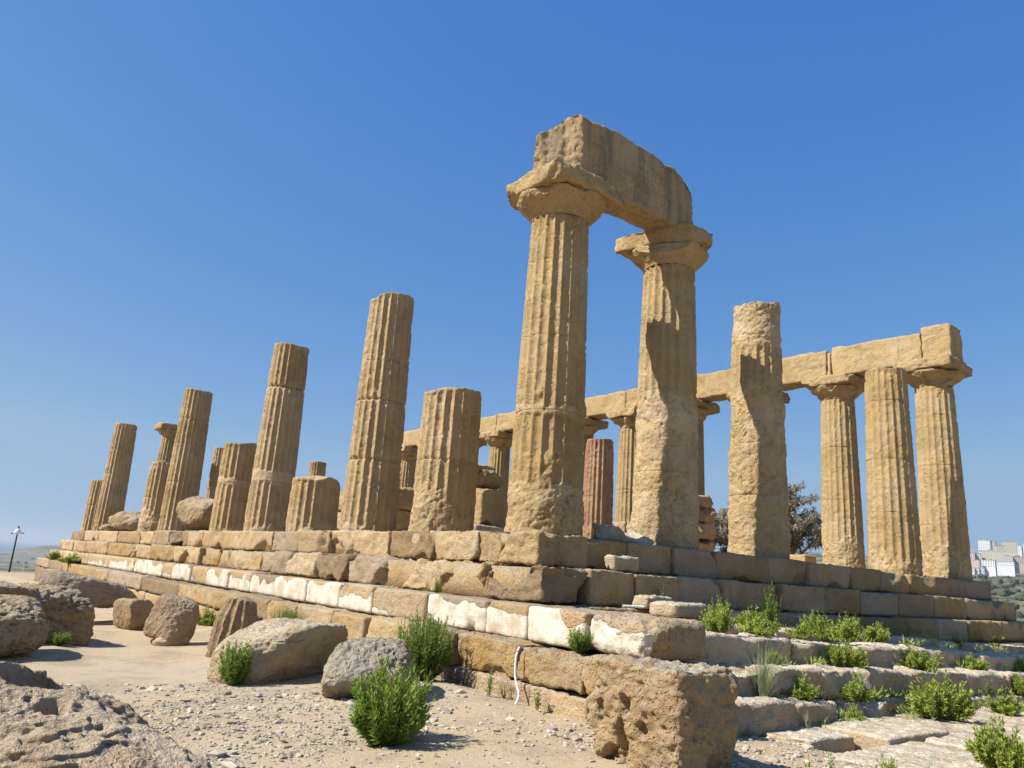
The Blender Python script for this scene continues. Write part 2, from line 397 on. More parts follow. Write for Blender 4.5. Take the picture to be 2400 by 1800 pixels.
# ------------------------------------------------------------------ terrain
def smooth1(x, a, b): return sst(np.asarray(x, float), a, b)
def far_height(d, az):
    """height of the country by distance and azimuth (deg from +Y towards +X)"""
    west = np.interp(d, [0, 45, 100, 300, 900, 2200, 4200, 5200, 6500, 9000, 2e5], [-2.2, -2.6, -4.6, -17, -45, -68, -72, -73, -90, -95, -95])
    east = np.interp(d, [0, 35, 80, 220, 420, 720, 960, 1200, 1560, 1945, 2160, 3000, 9000, 2e5], [-2.2, -2.6, -9, -22, -16, 1, 10, 23, 42, 88, 100, 60, -40, -95])
    k = smooth1(az, 40, 58) * (1 - smooth1(az, 120, 170))
    return west * (1 - k) + east * k
def ground_z(x, y):
    x = np.asarray(x, float); y = np.asarray(y, float)
    dx, dy = x - CAM[0], y - CAM[1]
    d = np.hypot(dx, dy); az = np.degrees(np.arctan2(dx, dy))
    dt = np.hypot(np.maximum(np.abs(x - 6) - 14, 0), np.maximum(np.abs(y - 14) - 30, 0))
    d2 = np.where(dt < 200, dt * 1.02, d)
    z = far_height(d2, az)
    P = np.stack([x, y, np.zeros_like(x)], -1).reshape(-1, 3)
    near = 1 - smooth1(d, 60, 200)
    z = z + (near * 0.16 * fbm(P * 0.35, 3, 3).reshape(x.shape)) + near * 0.05 * fbm(P * 1.7, 5, 3).reshape(x.shape)
    z = z - near * 0.013 * np.maximum(0, y + 2)                     # falls a little along the flank
    z = z - near * 0.34 * smooth1(x, -1.5, 2.0) * smooth1(-y, 3.6, 5.5)   # lower at the front steps
    z = z + near * 0.10 * np.exp(-((x + 2.5) / 0.5) ** 2) * smooth1(y, -3.5, -1)      # earth banked on the foundation
    far = smooth1(d, 250, 900)
    z = z + far * (fbm(P * 0.0018, 8, 4).reshape(x.shape) * np.clip(d / 60, 0, 26) * np.where(az > 35, 0.45, 1) + fbm(P * 0.012, 9, 3).reshape(x.shape) * 5) * (1 - smooth1(d, 4200, 5200))
    z = z + 60 * np.exp(-((d - 4300) / 350) ** 2) * np.exp(-((az - 8.2) / 2.2) ** 2) * 0.9   # headland by the sea
    return z

def build_ground():
    nth, nr = 900, 330
    r = np.concatenate([[0.02], np.geomspace(0.6, 9000, nr)])
    th = np.linspace(0, 2 * math.pi, nth, endpoint=False)
    RR, TT = np.meshgrid(r, th, indexing='ij')
    X = CAM[0] + RR * np.sin(TT); Y = CAM[1] + RR * np.cos(TT)
    Z = ground_z(X, Y)
    V = np.stack([X, Y, Z], -1).reshape(-1, 3)
    i, j = np.meshgrid(np.arange(len(r) - 1), np.arange(nth), indexing='ij'); i = i.ravel(); j = j.ravel(); j2 = (j + 1) % nth
    F = np.stack([i * nth + j, i * nth + j2, (i + 1) * nth + j2, (i + 1) * nth + j], 1)[:, ::-1]
    tag(obj("ground", mesh(V, F), mat_ground()), kind='structure', label='dusty stony ground falling away to far country', cat='ground')
    n = 128; rr = np.array([3000.0, 80000.0]); t = np.linspace(0, 2 * math.pi, n, endpoint=False)
    V = np.concatenate([np.stack([a * np.sin(t), a * np.cos(t), np.full(n, -76.0)], 1) for a in rr])
    j = np.arange(n); F = np.stack([j, (j + 1) % n, n + (j + 1) % n, n + j], 1)[:, ::-1]
    g = NT("sea_water"); g.b.inputs["Base Color"].default_value = (0.035, 0.09, 0.15, 1); g.b.inputs["Roughness"].default_value = 0.35
    g.l(g.bump(g.noise(g.pos(), 0.02, 4), 0.3, 2.0), g.b.inputs["Normal"])
    tag(obj("sea", mesh(V, F, smooth=False), g.m), kind='structure', label='hazy blue sea on the horizon', cat='sea')
build_ground()

def build_haze():
    P, F = lattice(1, 1, 1)
    lo = np.array((-82000.0, -82000.0, -110.0)); hi = np.array((82000.0, 82000.0, 190.0))
    m = bpy.data.materials.new("pale_air"); m.use_nodes = True; t = m.node_tree; t.nodes.clear()
    o = t.nodes.new("ShaderNodeOutputMaterial"); v = t.nodes.new("ShaderNodeVolumePrincipled")
    v.inputs["Color"].default_value = (0.70, 0.76, 0.82, 1); v.inputs["Density"].default_value = 0.00011
    v.inputs["Anisotropy"].default_value = 0.2
    t.links.new(v.outputs[0], o.inputs["Volume"])
    tag(obj("haze", mesh(lo + P * (hi - lo), F, smooth=False), m), kind='stuff', label='thin pale haze over the far country', cat='haze')
HAZE = True
if HAZE: build_haze()

# ------------------------------------------------------------------ the temple: stepped base
DX, DY = 3.0524, 3.07
NX, NYL = 5 * DX, 12 * DY
E_ = [0.85, 1.25, 1.65, 2.10]                # how far each step stands out from the column axes
ZT = [0.0, -0.51, -1.03, -1.50]
ZB = [-0.51, -1.03, -1.50, -1.93]
base_t = empty("stepped_base", (0, 0, -2.2), "long stepped sandstone platform carrying the columns, white plaster left on its third step", "temple base")
base_off = np.array((0, 0, 2.2))
class G: n = 0
def stepblock(x0, x1, y0, y1, z0, z1, parent, mat=M_STEP, name="stone_block", res=None, plaster=None, **k):
    G.n += 1; seed = 1000 + G.n
    rs = np.random.RandomState(seed)
    c = np.array(((x0 + x1) / 2, (y0 + y1) / 2, (z0 + z1) / 2)); d = (x1 - x0, y1 - y0, z1 - z0)
    dist = np.linalg.norm(c - CAM)
    if res is None: res = float(np.clip(dist * 0.0032, 0.026, 0.09))
    kw = dict(rough=0.035, rad=0.018, nchip=4, chip=0.16, off=c); kw.update(k)
    V, F = block(d, res, seed, **kw)
    at = {'tint': rs.uniform(-0.6, 0.5), 'hue': rs.uniform(-1, 1)}
    if plaster is not None:
        Y, Z = V[:, 1], (V[:, 2] + d[2] / 2) / d[2]
        lim, amt = plaster
        a = lim - Z + 0.7 * fbm(np.stack([Y + c[1], Z * 0.5, Z * 0], 1) * 1.5, seed, 2)
        at['plaster'] = np.where(V[:, 0] < -d[0] / 2 + 0.12, 0.62 + np.clip(a * 2.2, -1.2, 0.9) - 1.2 * (1 - amt), -1.0)
        at['tint'] = rs.uniform(-0.2, 0.2)
    else:
        at['plaster'] = -1.0
    return obj(name, mesh(V + c + (base_off if parent is base_t or getattr(parent, 'parent', None) is base_t else 0), F, at), mat, parent)

def run(joints):
    return list(zip(joints[:-1], joints[1:]))
rsj = random.Random(4)
def fill(j, end, lo, hi):
    j = list(j)
    while j[-1] < end - lo * 0.6: j.append(min(end, j[-1] + rsj.uniform(lo, hi)))
    j[-1] = end
    return j
top_end = NYL
J0 = fill([-0.98, 0.02, 0.62, 2.1, 3.6, 5.0, 6.2, 7.8, 9.5, 12.3, 15.3, 16.8, 20.6, 23.2, 27.1, 31.0, 34.4], NYL + E_[0], 2, 3)
J1 = fill([-1.45, -0.1, 1.2, 2.9, 4.4, 5.9, 7.5, 9.3, 11.2, 12.2, 13.9, 16.5, 19.4, 22.2, 26.4, 31.0], NYL + E_[1], 3, 4)
J2 = fill([-3.90, -2.80, -1.68, -0.74, 0.84, 2.57, 3.87, 5.37, 7.04, 8.58, 10.1, 11.8, 13.2, 15.0, 16.2, 18.0, 19.8, 23.7, 28.0, 32.5], NYL + E_[2], 3, 4)
PL2 = {-1.68: (0.62, 0.9), -2.80: (0.80, 1.0), -3.90: (0.55, 0.55), -0.74: (0.90, 1.0), 0.84: (0.62, 0.25), 2.57: (0.75, 0.9), 3.87: (0.85, 1.0), 5.37: (0.80, 0.98), 7.04: (0.80, 0.9), 8.58: (0.75, 0.85), 10.1: (0.85, 1.0),
       11.8: (0.5, 0.25), 13.2: (0.9, 1.0), 15.0: (0.5, 0.3), 16.2: (0.85, 0.98), 18.0: (0.9, 1.0), 19.8: (0.7, 0.75), 23.7: (0.5, 0.6)}
PL2[-3.90] = (0.85, 0.75); PL2[-2.80] = (0.78, 1.0); PL2[-1.68] = (0.80, 1.0); PL2[-0.74] = (0.85, 1.0); PL2[0.84] = (0.45, 0.2)
J3 = fill([-4.45, -3.2, -2.0, -0.7, 0.6, 1.9, 3.2, 4.7, 6.2, 8.0, 9.7, 12.6, 16.6, 21.4, 26.0, 31.0], NYL + E_[3], 3, 5)
def course(i, J, label, **kw):
    s = empty("flank_step", (0, 0, 0)); s.parent = base_t
    for a, b in run(J):
        k = dict(kw); pl = None
        if i == 2:
            if a in PL2: pl = PL2[a]; k.update(rough=0.018, nchip=3, chip=0.12, rad=0.05)
        if i == 2 and a == -3.90: k.update(rad=0.13, rough=0.05, chip=0.22, nchip=6)
        q_ = (0.05, 0.085, 0.025, 0.04)[i]; o = rsj.uniform(-q_, q_); gap = rsj.uniform(0.003, 0.014)
        zz = rsj.uniform(-0.02, 0.012)
        ext = 0.10 if (i == 0 and a < -0.9) else 0
        stepblock(-E_[i] + o - ext, -E_[i] + 0.95, a + gap, b - gap, ZB[i] + 0.008, ZT[i] + zz, s, plaster=pl, **k)
    return s
course(0, J0, "", rough=0.06, chip=0.22, nchip=9, rad=0.015, pits=0.03, layer=0.03)
course(1, J1, "", rough=0.095, chip=0.36, nchip=11, rad=0.018, pits=0.04, layer=0.05)
course(2, J2, "", rough=0.045, chip=0.2)
course(3, J3, "", rough=0.05, chip=0.14, rad=0.03, pits=0.025, nchip=8, layer=0.03)
s5 = empty("foundation_course", (0, 0, 0)); s5.parent = base_t
for a, b in run(fill([-4.3, -3.3, -2.3, -0.9, 0.8, 3.0, 6.0, 10.0, 16.0, 24.0], NYL + 2.0, 6, 8)):
    stepblock(-2.06, -1.2, a + 0.01, b - 0.01, -2.75, -1.945, s5, rough=0.035, rad=0.03)
# front side (in shade), seen foreshortened
def front(i, J, y_out=None):
    s = empty("front_step", (0, 0, 0)); s.parent = base_t
    for a, b in run(J):
        o = rsj.uniform(-0.03, 0.03) - (0.20 if (i == 1 and a < 1.2) else 0)
        stepblock(a + 0.01, b - 0.01, -E_[i] + o, -E_[i] + 0.9, ZB[i] + 0.008, ZT[i] + rsj.uniform(-0.02, 0.01), s, rough=0.04, chip=0.18, nchip=6, rad=0.02, layer=0.03)
front(0, fill([0.13, 1.15, 2.3, 3.5, 5.2, 6.6, 8.3, 9.7], NX + E_[0], 1.3, 1.9))
front(1, fill([-0.28, 0.72, 1.78, 3.2, 5.0, 6.5, 7.9, 9.6], NX + E_[1], 1.4, 2.0))
front(2, fill([-0.68, 0.9, 2.4, 4.0, 5.8, 7.5, 9.2], NX + E_[2], 1.4, 2.0))
# body of the platform behind the facing blocks
def boxmesh(boxes):
    P, F = lattice(1, 1, 1); V = []; Q = []
    for k, (lo, hi) in enumerate(boxes):
        lo = np.array(lo); hi = np.array(hi); V.append(lo + P * (hi - lo)); Q.append(F + 8 * k)
    return np.concatenate(V), np.concatenate(Q)
for i in range(4):
    e = E_[i] - 0.13
    V, F = block((NX + 2 * e, NYL + 2 * e, ZT[i] - ZB[i] + (0.6 if i == 3 else 0.02)), 0.35, 77 + i, rough=0.03, rad=0.03, nchip=0)
    obj("core", mesh(V + np.array((NX / 2, NYL / 2, (ZT[i] + ZB[i]) / 2 - 0.035 - (0.3 if i == 3 else 0))) + base_off, F, {'tint': -0.2, 'plaster': -1.0}), M_STEP, base_t)
# cella floor inside, one step up
V, F = block((9.6, 25.5, 0.62), 0.3, 71, rough=0.05, rad=0.04, nchip=2)
obj("inner_floor", mesh(V + np.array((7.65, 20.0, 0.0)) + base_off, F, {'tint': 0.0, 'plaster': -1.0}), M_STEP, base_t)

# ------------------------------------------------------------------ columns
R0, R1, HS = 0.648, 0.528, 5.62
def rad_at(z):
    t = np.clip(z / HS, 0, 1); return R0 + (R1 - R0) * (0.82 * t + 0.18 * t * t)
def shaft(col, ztop, seed, res=1.0, wear_base=0.6, wear=0.25, joints=(1.45, 2.9, 4.3), mat=None, top_wear=0.0, broken=0.10, tint=0.0, loc=(0, 0, 0), zbot=0.0, scale=1.0, pits=0.025, nfl=20, bands=(), notch=(), fd=0.062):
    per = 10 if res < 1.3 else 8
    nth = nfl * per
    th = np.arange(nth) / nth * 2 * math.pi
    u = (np.arange(nth) % per) / per
    u = np.minimum(u, 1 - u) * 2                      # 0 at the arris, 1 in the hollow
    flute = fd * (1 - (1 - u) ** 2)
    arr = np.exp(-(u / 0.30) ** 2)
    rs = np.random.RandomState(seed); ph = rs.rand() * 0.3
    zs = [zbot] + [j for j in joints if zbot + 0.25 < j < ztop - 0.2] + [ztop]
    off = np.array(loc) * 1.0 + seed * 3.1
    for a, b in run(zs):
        n = max(8, int((b - a) / (0.024 * res)))
        z = np.linspace(a + 0.003, b - 0.003, n)
        z = np.concatenate([[a + 0.0005], [a + 0.0012], z, [b - 0.001]]); 
        last = abs(b - ztop) < 1e-6
        fac = np.ones(len(z)); fac[0] = 0.90; fac[1] = 0.996; fac[-1] = 0.996
        if last:
            z = np.concatenate([z, [b, b, b, b]]); fac = np.concatenate([fac, [0.93, 0.7, 0.35, 0.005]])
        else:
            z = np.concatenate([z, [b]]); fac = np.concatenate([fac, [0.90]])
        ZZ, TH = np.meshgrid(z, th, indexing='ij')
        rr = rad_at(ZZ) * scale
        P = np.stack([rr * np.cos(TH + ph), rr * np.sin(TH + ph), ZZ], -1).reshape(-1, 3) + off
        sh = ZZ.shape
        lo = fbm(P * 0.8, seed, 3).reshape(sh); md = fbm(P * 4.5, seed + 1, 3).reshape(sh); hi = fbm(P * 17, seed + 2, 3).reshape(sh)
        wm = sst(lo + 0.5 * md, 0.30 - wear * 0.7, 0.50 - wear * 0.7)
        wb = 1 - sst(ZZ + 0.9 * lo + 0.3 * md, wear_base - 0.12, wear_base + 0.10)
        wm = np.maximum(wm, wb)
        if top_wear: wm = np.maximum(wm, sst(ZZ + 0.5 * lo, ztop - top_wear, ztop - top_wear + 0.15))
        bm_ = np.zeros(sh)
        for b0, b1 in bands:                      # smooth mortar repairs round the shaft, no flutes
            zz = ZZ + 0.35 * lo + 0.12 * md
            bm_ = np.maximum(bm_, sst(zz, b0 - 0.03, b0 + 0.03) * (1 - sst(zz, b1 - 0.03, b1 + 0.03)))
        depth = flute[None, :] * (1 - 0.93 * np.maximum(wm, bm_)) * (rad_at(ZZ) / R0)
        if last and broken: depth = depth * (1 - 0.75 * sst(ZZ + 0.1 * md, ztop - 0.16, ztop))
        chipn = np.maximum(0, 0.6 * md + 1.0 * hi - 0.20) * arr[None, :] * 0.12
        lay = fbm(P * np.array((1.5, 1.5, 13)), seed + 4, 3).reshape(sh)
        r = rr - depth - chipn * (1 - wm) - 0.007 * np.maximum(0, hi) - 0.006 * lay
        fl = terrace(fbm(P * np.array((2.2, 2.2, 2.9)), seed + 12, 5), 5, 0.10).reshape(sh)
        ck = fbm(P * 1.9, seed + 14, 4).reshape(sh)
        r = r - wm * (0.010 + 0.085 * fl + 0.006 * md + 0.020 * hi + 0.030 * np.exp(-(ck / 0.012) ** 2))
        r = r - pits * sst(vn(P * 8, seed + 6) * 0.6 + vn(P * 17, seed + 7) * 0.4, 0.60, 0.74).reshape(sh) * (0.4 + wm)
        r = r - 0.010 * bm_
        for nz, nd in notch: r = r - nd * np.exp(-((ZZ - nz + 0.05 * lo) / 0.035) ** 2) * (0.7 + md)
        jd = np.minimum(np.abs(ZZ - a) if a > zbot + .01 else 9, np.abs(ZZ - b))
        r = r - 0.05 * np.exp(-(jd / 0.03) ** 2) * np.maximum(0, md + 0.05)
        # ragged chips at the broken top
        if last and broken:
            tz = sst(ZZ, ztop - 0.6, ztop)
            r = r - 0.12 * tz * np.maximum(0, fbm(P * np.array((2.6, 2.6, 2.0)), seed + 9, 3).reshape(sh) - 0.06)
        r = r * fac[:, None]
        Zo = ZZ.copy()
        if last and broken:
            Zo = Zo - broken * sst(ZZ, ztop - 0.35, ztop) * (0.5 + 1.6 * fbm(np.stack([r * np.cos(TH), r * np.sin(TH), 0 * TH], -1).reshape(-1, 3) * 1.6 + seed, seed + 8, 3).reshape(sh))
        V = np.stack([r * np.cos(TH + ph), r * np.sin(TH + ph), Zo], -1).reshape(-1, 3)
        nr = len(z)
        i, j = np.meshgrid(np.arange(nr - 1), np.arange(nth), indexing='ij'); i = i.ravel(); j = j.ravel(); j2 = (j + 1) % nth
        F = np.stack([i * nth + j, i * nth + j2, (i + 1) * nth + j2, (i + 1) * nth + j], 1)
        obj("drum", mesh(V, F, {'tint': (tint + rs.uniform(-0.14, 0.14) + 0.22 * wm * (md < 0.1) + 0.30 * bm_ - 0.35 * lo).ravel()}), mat, col)

def capital(col, seed, mat, half=0.83, res=1.0, planes=(), rough=0.05, tint=0.0, z0=HS, chip=0.35, nchip=5, ab_planes=(), slab=False, abx=(0, 0), tilt=0.0):
    nth = int(200 / res); prof = [(0, R1 * 0.90), (0.0, R1 * 0.975), (0.04, R1 * 1.0), (0.07, R1 * 1.03), (0.12, R1 * 1.12), (0.18, R1 * 1.24), (0.24, R1 * 1.36), (0.30, R1 * 1.47), (0.35, R1 * 1.53), (0.39, R1 * 1.54), (0.415, R1 * 1.50), (0.42, R1 * 0.9)]
    zz = np.interp(np.linspace(0, len(prof) - 1, 58), np.arange(len(prof)), [p[0] for p in prof]); rr = np.interp(np.linspace(0, len(prof) - 1, 58), np.arange(len(prof)), [p[1] for p in prof])
    th = np.arange(nth) / nth * 2 * math.pi
    ZZ, TH = np.meshgrid(zz, th, indexing='ij'); RR = np.broadcast_to(rr[:, None], ZZ.shape)
    P = np.stack([RR * np.cos(TH), RR * np.sin(TH), ZZ], -1).reshape(-1, 3)
    W = P + seed * 2.3
    e = (rough * (0.8 * fbm(W * 2.2, seed, 3) + 0.9 * terrace(fbm(W * 3.1, seed + 7, 4), 6) + 0.5 * fbm(W * 9, seed + 1, 3) + 0.35 * fbm(W * 24, seed + 3, 2)) - rough * 1.2 * sst(vn(W * 3.3, seed + 2), 0.58, 0.72)).reshape(ZZ.shape)
    e = e * np.clip(ZZ / 0.12, 0.2, 1)
    r = RR + e
    V = np.stack([r * np.cos(TH), r * np.sin(TH), ZZ], -1).reshape(-1, 3)
    for nn, dd in planes:
        nn = np.array(nn, float); nn /= np.linalg.norm(nn)
        s = V @ nn - dd - 0.10 * fbm(W * 4, seed + 5, 3); V = V - np.maximum(0, s)[:, None] * nn
    V[:, 2] += z0
    nr = len(zz); i, j = np.meshgrid(np.arange(nr - 1), np.arange(nth), indexing='ij'); i = i.ravel(); j = j.ravel(); j2 = (j + 1) % nth
    F = np.stack([i * nth + j, i * nth + j2, (i + 1) * nth + j2, (i + 1) * nth + j], 1)
    c = obj("capital", mesh(V, F, {'tint': tint}), mat, col)
    h = 0.33
    V, F = block((2 * half, 2 * half, h), 0.04 * res, seed + 40, rough=0.012 if slab else rough * 1.1, rad=0.015 if slab else 0.05, nchip=0 if slab else nchip, chip=chip, planes=ab_planes)
    V = place(V, (abx[0], abx[1], z0 + 0.405 + h / 2), 0, (0, tilt))
    obj("abacus", mesh(V, F, {'tint': tint}), mat if not slab else M_PALE, c)

GC = "standing columns of the temple"
def column(x, y, label, ztop=HS, cap=None, mat=M_COL, seed=1, res=1.0, z=0.0, scale=1.0, group=GC, rz=0.0, **k):
    c = empty("stone_column", (x, y, z), label, "column", group)
    c.rotation_euler = (0, 0, 0)
    if cap is not None: k.setdefault('broken', 0.0)
    shaft(c, ztop, seed, res=res, mat=mat, loc=(x, y, z), scale=scale, **k)
    if cap is not None: capital(c, seed + 300, mat, res=max(1, res * 0.8), **cap)
    return c

column(0, 0, "tall near corner column with crumbling patched base holding the left end of the dark streaked beam", HS, dict(chip=0.20, nchip=8, rough=0.06, ab_planes=(((-0.6, 1, 0.3), 0.96),)),
       M_COL, 11, 0.9, wear_base=0.85, wear=0.10, pits=0.012, joints=(2.02, 3.35, 4.75), tint=0.05, bands=((1.98, 2.14), (0.62, 0.85)))
column(DX, 0, "tall column with chipped capital holding the right end of the dark streaked beam", HS, dict(rough=0.05, chip=0.16, nchip=3, ab_planes=(((-1, -0.45, -0.15), 0.52), ((0.4, 1, 0), 0.95), ((1, -0.30, 0), 0.57), ((-0.5, -1, -0.6), 0.80)), planes=(((-0.9, -0.45, 0.35), 0.66),)),
       M_COLY, 23, 0.9, wear_base=2.6, wear=0.06, pits=0.010, joints=(1.4, 3.0, 4.55), tint=0.05)
column(2 * DX, 0, "tall column without capital, its top drum rough and broken, standing right of the beam pair", 5.72, None, M_COLY, 37, 0.9, wear_base=3.9, wear=0.10, pits=0.010, top_wear=1.15, broken=0.2, joints=(1.3, 2.9, 4.75), tint=0.05)
column(4 * DX, 0, "fluted column without capital second from the right edge of the temple", 5.50, None, M_COLY, 41, 1.1, fd=0.048, wear_base=0.45, wear=0.05, broken=0.12, joints=(1.55, 2.95, 4.55))
column(5 * DX, 0, "rightmost column of the temple at the far corner under the beam end", HS, dict(rough=0.09, chip=0.22, nchip=9, tilt=0.03), M_COLY, 53, 1.1, fd=0.048, wear_base=1.0, wear=0.05, joints=(1.5, 3.2, 4.7))
column(5 * DX, DY, "fluted column with wide capital just left of the two rightmost columns", HS, dict(rough=0.07, chip=0.16, nchip=7), M_COLY, 59, 1.1, fd=0.048, wear_base=0.75, wear=0.0, joints=(1.0, 2.3, 4.0))
NL = ["column of the back row mostly hidden behind the tall column with broken top", "column of the back row whose broken capital shows right of the tall beam-end column",
      "slender back row column with greyish lower drums seen left of the tall beam-end column", "back row column seen behind the reddish stump, only its capital showing above",
      "back row column hidden behind the tall near corner column", "back row column with rounded capital seen just left of the near corner column",
      "back row column with ragged capital seen just right of the short fluted stump", "back row column hidden behind the short fluted stump"]
for k in range(2, 10):
    column(5 * DX, k * DY, NL[k - 2], HS, dict(rough=0.10, chip=0.20, nchip=8), M_COL if k != 4 else M_GREY if False else M_COL, 60 + k, 1.8, wear_base=[0.8, 1.5, 2.2][k % 3], wear=0.15, joints=(1.6, 3.0, 4.5), tint=-0.05)
column(5 * DX, 10 * DY, "back row column topped by a clean flat restored slab, left end of the long beam", HS, dict(rough=0.08, slab=True, half=0.8), M_COLB, 72, 1.8, wear_base=1.0, wear=0.2)
# south flank (left)
column(0, DY, "short thick fluted stump directly left of the tall near corner column", 2.93, None, M_COL, 81, 1.0, wear_base=0.75, wear=0.0, broken=0.10, joints=(1.42,), tint=0.12, notch=((1.42, 0.02),))
column(0, 2 * DY, "tall brown fluted column without capital between the short stump and the low stub", 5.72, None, M_COLB, 83, 1.1, wear_base=0.0, wear=0.09, broken=0.16, joints=(1.65, 3.05, 4.0), tint=0.1, notch=((1.65, 0.035), (3.05, 0.03)))
column(0, 3 * DY, "lowest stub of the left flank, left of the tall brown column", 1.52, None, M_COL, 85, 1.3, wear_base=0.2, wear=0.05, broken=0.16, joints=(), tint=0.1)
column(0, 4 * DY, "tall fluted column with a deep joint below its top drum on the left flank", 5.66, None, M_COLB, 87, 1.3, wear_base=0.1, wear=0.09, broken=0.08, joints=(1.45, 4.28), tint=0.15, bands=((1.45, 1.80),), notch=((4.28, 0.075),))
column(0, 5 * DY, "mid-height fluted stump left of the tall column with the deep joint", 2.90, None, M_COLB, 89, 1.5, wear_base=0.15, wear=0.10, broken=0.08, joints=(1.55,), tint=0.12, bands=((1.50, 1.72),))
column(0, 7 * DY, "third tall fluted column counted from the left edge of the temple, leaning over a fallen drum", 5.62, None, M_COLB, 91, 1.6, wear_base=0.0, wear=0.09, broken=0.10, joints=(1.9, 3.4, 4.4), tint=0.12)
o_ = COL.objects[-1]
column(0, 8 * DY, "fluted stump tucked against the left side of the third tall flank column", 2.86, None, M_COLB, 93, 1.7, wear_base=0.8, wear=0.1, broken=0.05, joints=(1.4,), tint=0.12)
column(0, 11 * DY, "tall slim column at the far left of the flank", 5.56, None, M_COLB, 95, 1.9, wear_base=0.0, wear=0.1, broken=0.08, joints=(1.2, 2.9, 4.2), tint=0.08)
column(0, 12 * DY, "leftmost fluted stump at the far corner of the flank", 2.80, None, M_COLB, 97, 1.9, wear_base=0.1, wear=0.1, broken=0.05, joints=(1.4,), tint=0.08)
column(DX, 12 * DY, "far column with capital peeping over a stump on the left flank", HS, dict(rough=0.10, chip=0.3, nchip=5), M_COLB, 98, 2.0, wear_base=0.3, wear=0.1)
column(2 * DX, 12 * DY, "far shaft without capital half hidden behind the mid-height stump", 5.55, None, M_COLB, 99, 2.0, wear_base=0.3, wear=0.1)
column(4 * DX, 12 * DY, "small far shaft top showing above the lowest stub", 5.50, None, M_COLB, 101, 2.0, wear_base=0.3, wear=0.1, broken=0.05)
column(9.15, 8.0, "reddish fluted column of the inner porch seen right of the near corner column", 3.50, None, M_RED, 103, 1.3, z=0.31, scale=0.80, wear_base=0.3, wear=0.28, broken=0.06, joints=(1.6,), group="standing columns of the temple")

# ------------------------------------------------------------------ architrave beams
def beam(x0, x1, y0, y1, z0, z1, label, seed, mat=M_ARCH, res=0.05, group=None, **k):
    c = np.array(((x0 + x1) / 2, (y0 + y1) / 2, z0)); d = (x1 - x0, y1 - y0, z1 - z0)
    kw = dict(rough=0.05, rad=0.05, nchip=4, chip=0.25, layer=0.03); kw.update(k)
    V, F = block(d, res, seed, off=c, **kw); V[:, 2] += d[2] / 2
    o = obj("architrave_beam", mesh(V, F, {'tint': 0.05}), mat)
    o.location = c
    return tag(o, label, "stone beam", group)
beam(-0.62, 3.20, -0.50, 0.16, 6.37, 7.70, "dark streaked architrave beam with rounded right end joining the two tallest front columns", 201, M_ARCH, 0.036,
     rough=0.05, chip=0.10, nchip=2, planes=(((0.647, 0, 0.762), 1.30), ((0.9, 0, 0.42), 1.70), ((0.99, 0, 0.12), 1.83), ((-0.75, -0.66, 0), 1.185), ((-0.592, 0.158, 0.79), 1.32)), top_wave=0.10)
GB = "beams along the back row of columns"
ends = [-0.74, 0.10, 3.02, 3.18, 6.1, 9.25, 12.3, 15.3, 18.5, 21.4, 24.6, 27.6, 31.2]
BL = ["square end block of the long back beam above the rightmost column", "pale architrave beam between the rightmost capital and the next joint of the back row", "narrow filler stone in the joint of the long back beam",
      "long architrave beam right of the tall column with broken top", "architrave beam seen between the broken-topped column and the beam-end column", "architrave beam behind the tall beam-end column",
      "architrave beam seen left of the tall beam-end column above two capitals", "architrave beam behind the tall near corner column", "architrave beam just left of the near corner column above a rounded capital",
      "arched-bottom architrave beam right of the short fluted stump", "architrave beam hidden behind the short fluted stump", "last architrave beam at the left end of the back row"]
rb = random.Random(3)
for k, (a, b) in enumerate(run(ends)):
    zt = 7.36 + rb.uniform(-0.09, 0.05)
    if k == 0: zt = 7.42
    if k == 2: zt = 7.22
    beam(NX - 0.42, NX + 0.42, a + 0.012, b - 0.012, 6.372, zt, BL[k], 210 + k, M_COLY if k < 3 else M_COL, 0.06 if k < 6 else 0.09, GB, rough=0.05, chip=0.16 if k else 0.06, nchip=4 if k != 2 else 1, top_wave=0.10, rad=0.035)

# ------------------------------------------------------------------ cella walls and loose stones on the platform
def wall(x0, x1, y0, y1, z0, rows, label, seed, mat=M_COLY, longaxis=1):
    t = empty("ruined_wall", ((x0 + x1) / 2, (y0 + y1) / 2, z0), label, "wall")
    rs = np.random.RandomState(seed); z = 0
    for r_, (h, a, b) in enumerate(rows):
        pos = a
        while pos < b - 0.2:
            L = min(b - pos, rs.uniform(0.9, 1.6))
            if longaxis == 1: d = (x1 - x0, L - 0.015, h - 0.01); c = (0, pos + L / 2 - (y0 + y1) / 2, z + h / 2)
            else: d = (L - 0.015, y1 - y0, h - 0.01); c = (pos + L / 2 - (x0 + x1) / 2, 0, z + h / 2)
            V, F = block(d, 0.055, seed * 31 + int(pos * 10) + r_ * 100, rough=0.10, nchip=9, chip=0.28, rad=0.06, pits=0.04, layer=0.05)
            obj("wall_block", mesh(V + np.array(c), F, {'tint': rs.uniform(-0.35, 0.25)}), mat, t)
            pos += L
        z += h
wall(2.55, 3.75, 9.4, 30.0, 0.31, [(0.62, 9.6, 24.0), (0.62, 9.5, 20.0)], "low pale ashlar wall seen between the tall brown column and the short stump", 3, M_COLY)
wall(11.9, 13.0, 6.2, 28.0, 0.31, [(0.55, 6.2, 26), (0.55, 6.2, 18.0), (0.5, 6.25, 9.0), (0.4, 6.4, 8.2)], "crumbling ochre wall stub seen right of the beam-end column", 5, M_REDW)
GS = "loose stones lying on the platform"
def stone_on(name, label, dims, loc, seed, mat=M_ROCK, rz=0.0, tilt=(0, 0), cat="stone", group=GS, n=34, **k):
    V, F = rock(dims, n, seed, **k)
    o = obj(name, mesh(place(V, (0, 0, 0), rz, tilt), F, {'tint': 0.0}), mat, loc=loc)
    return tag(o, label, cat, group)
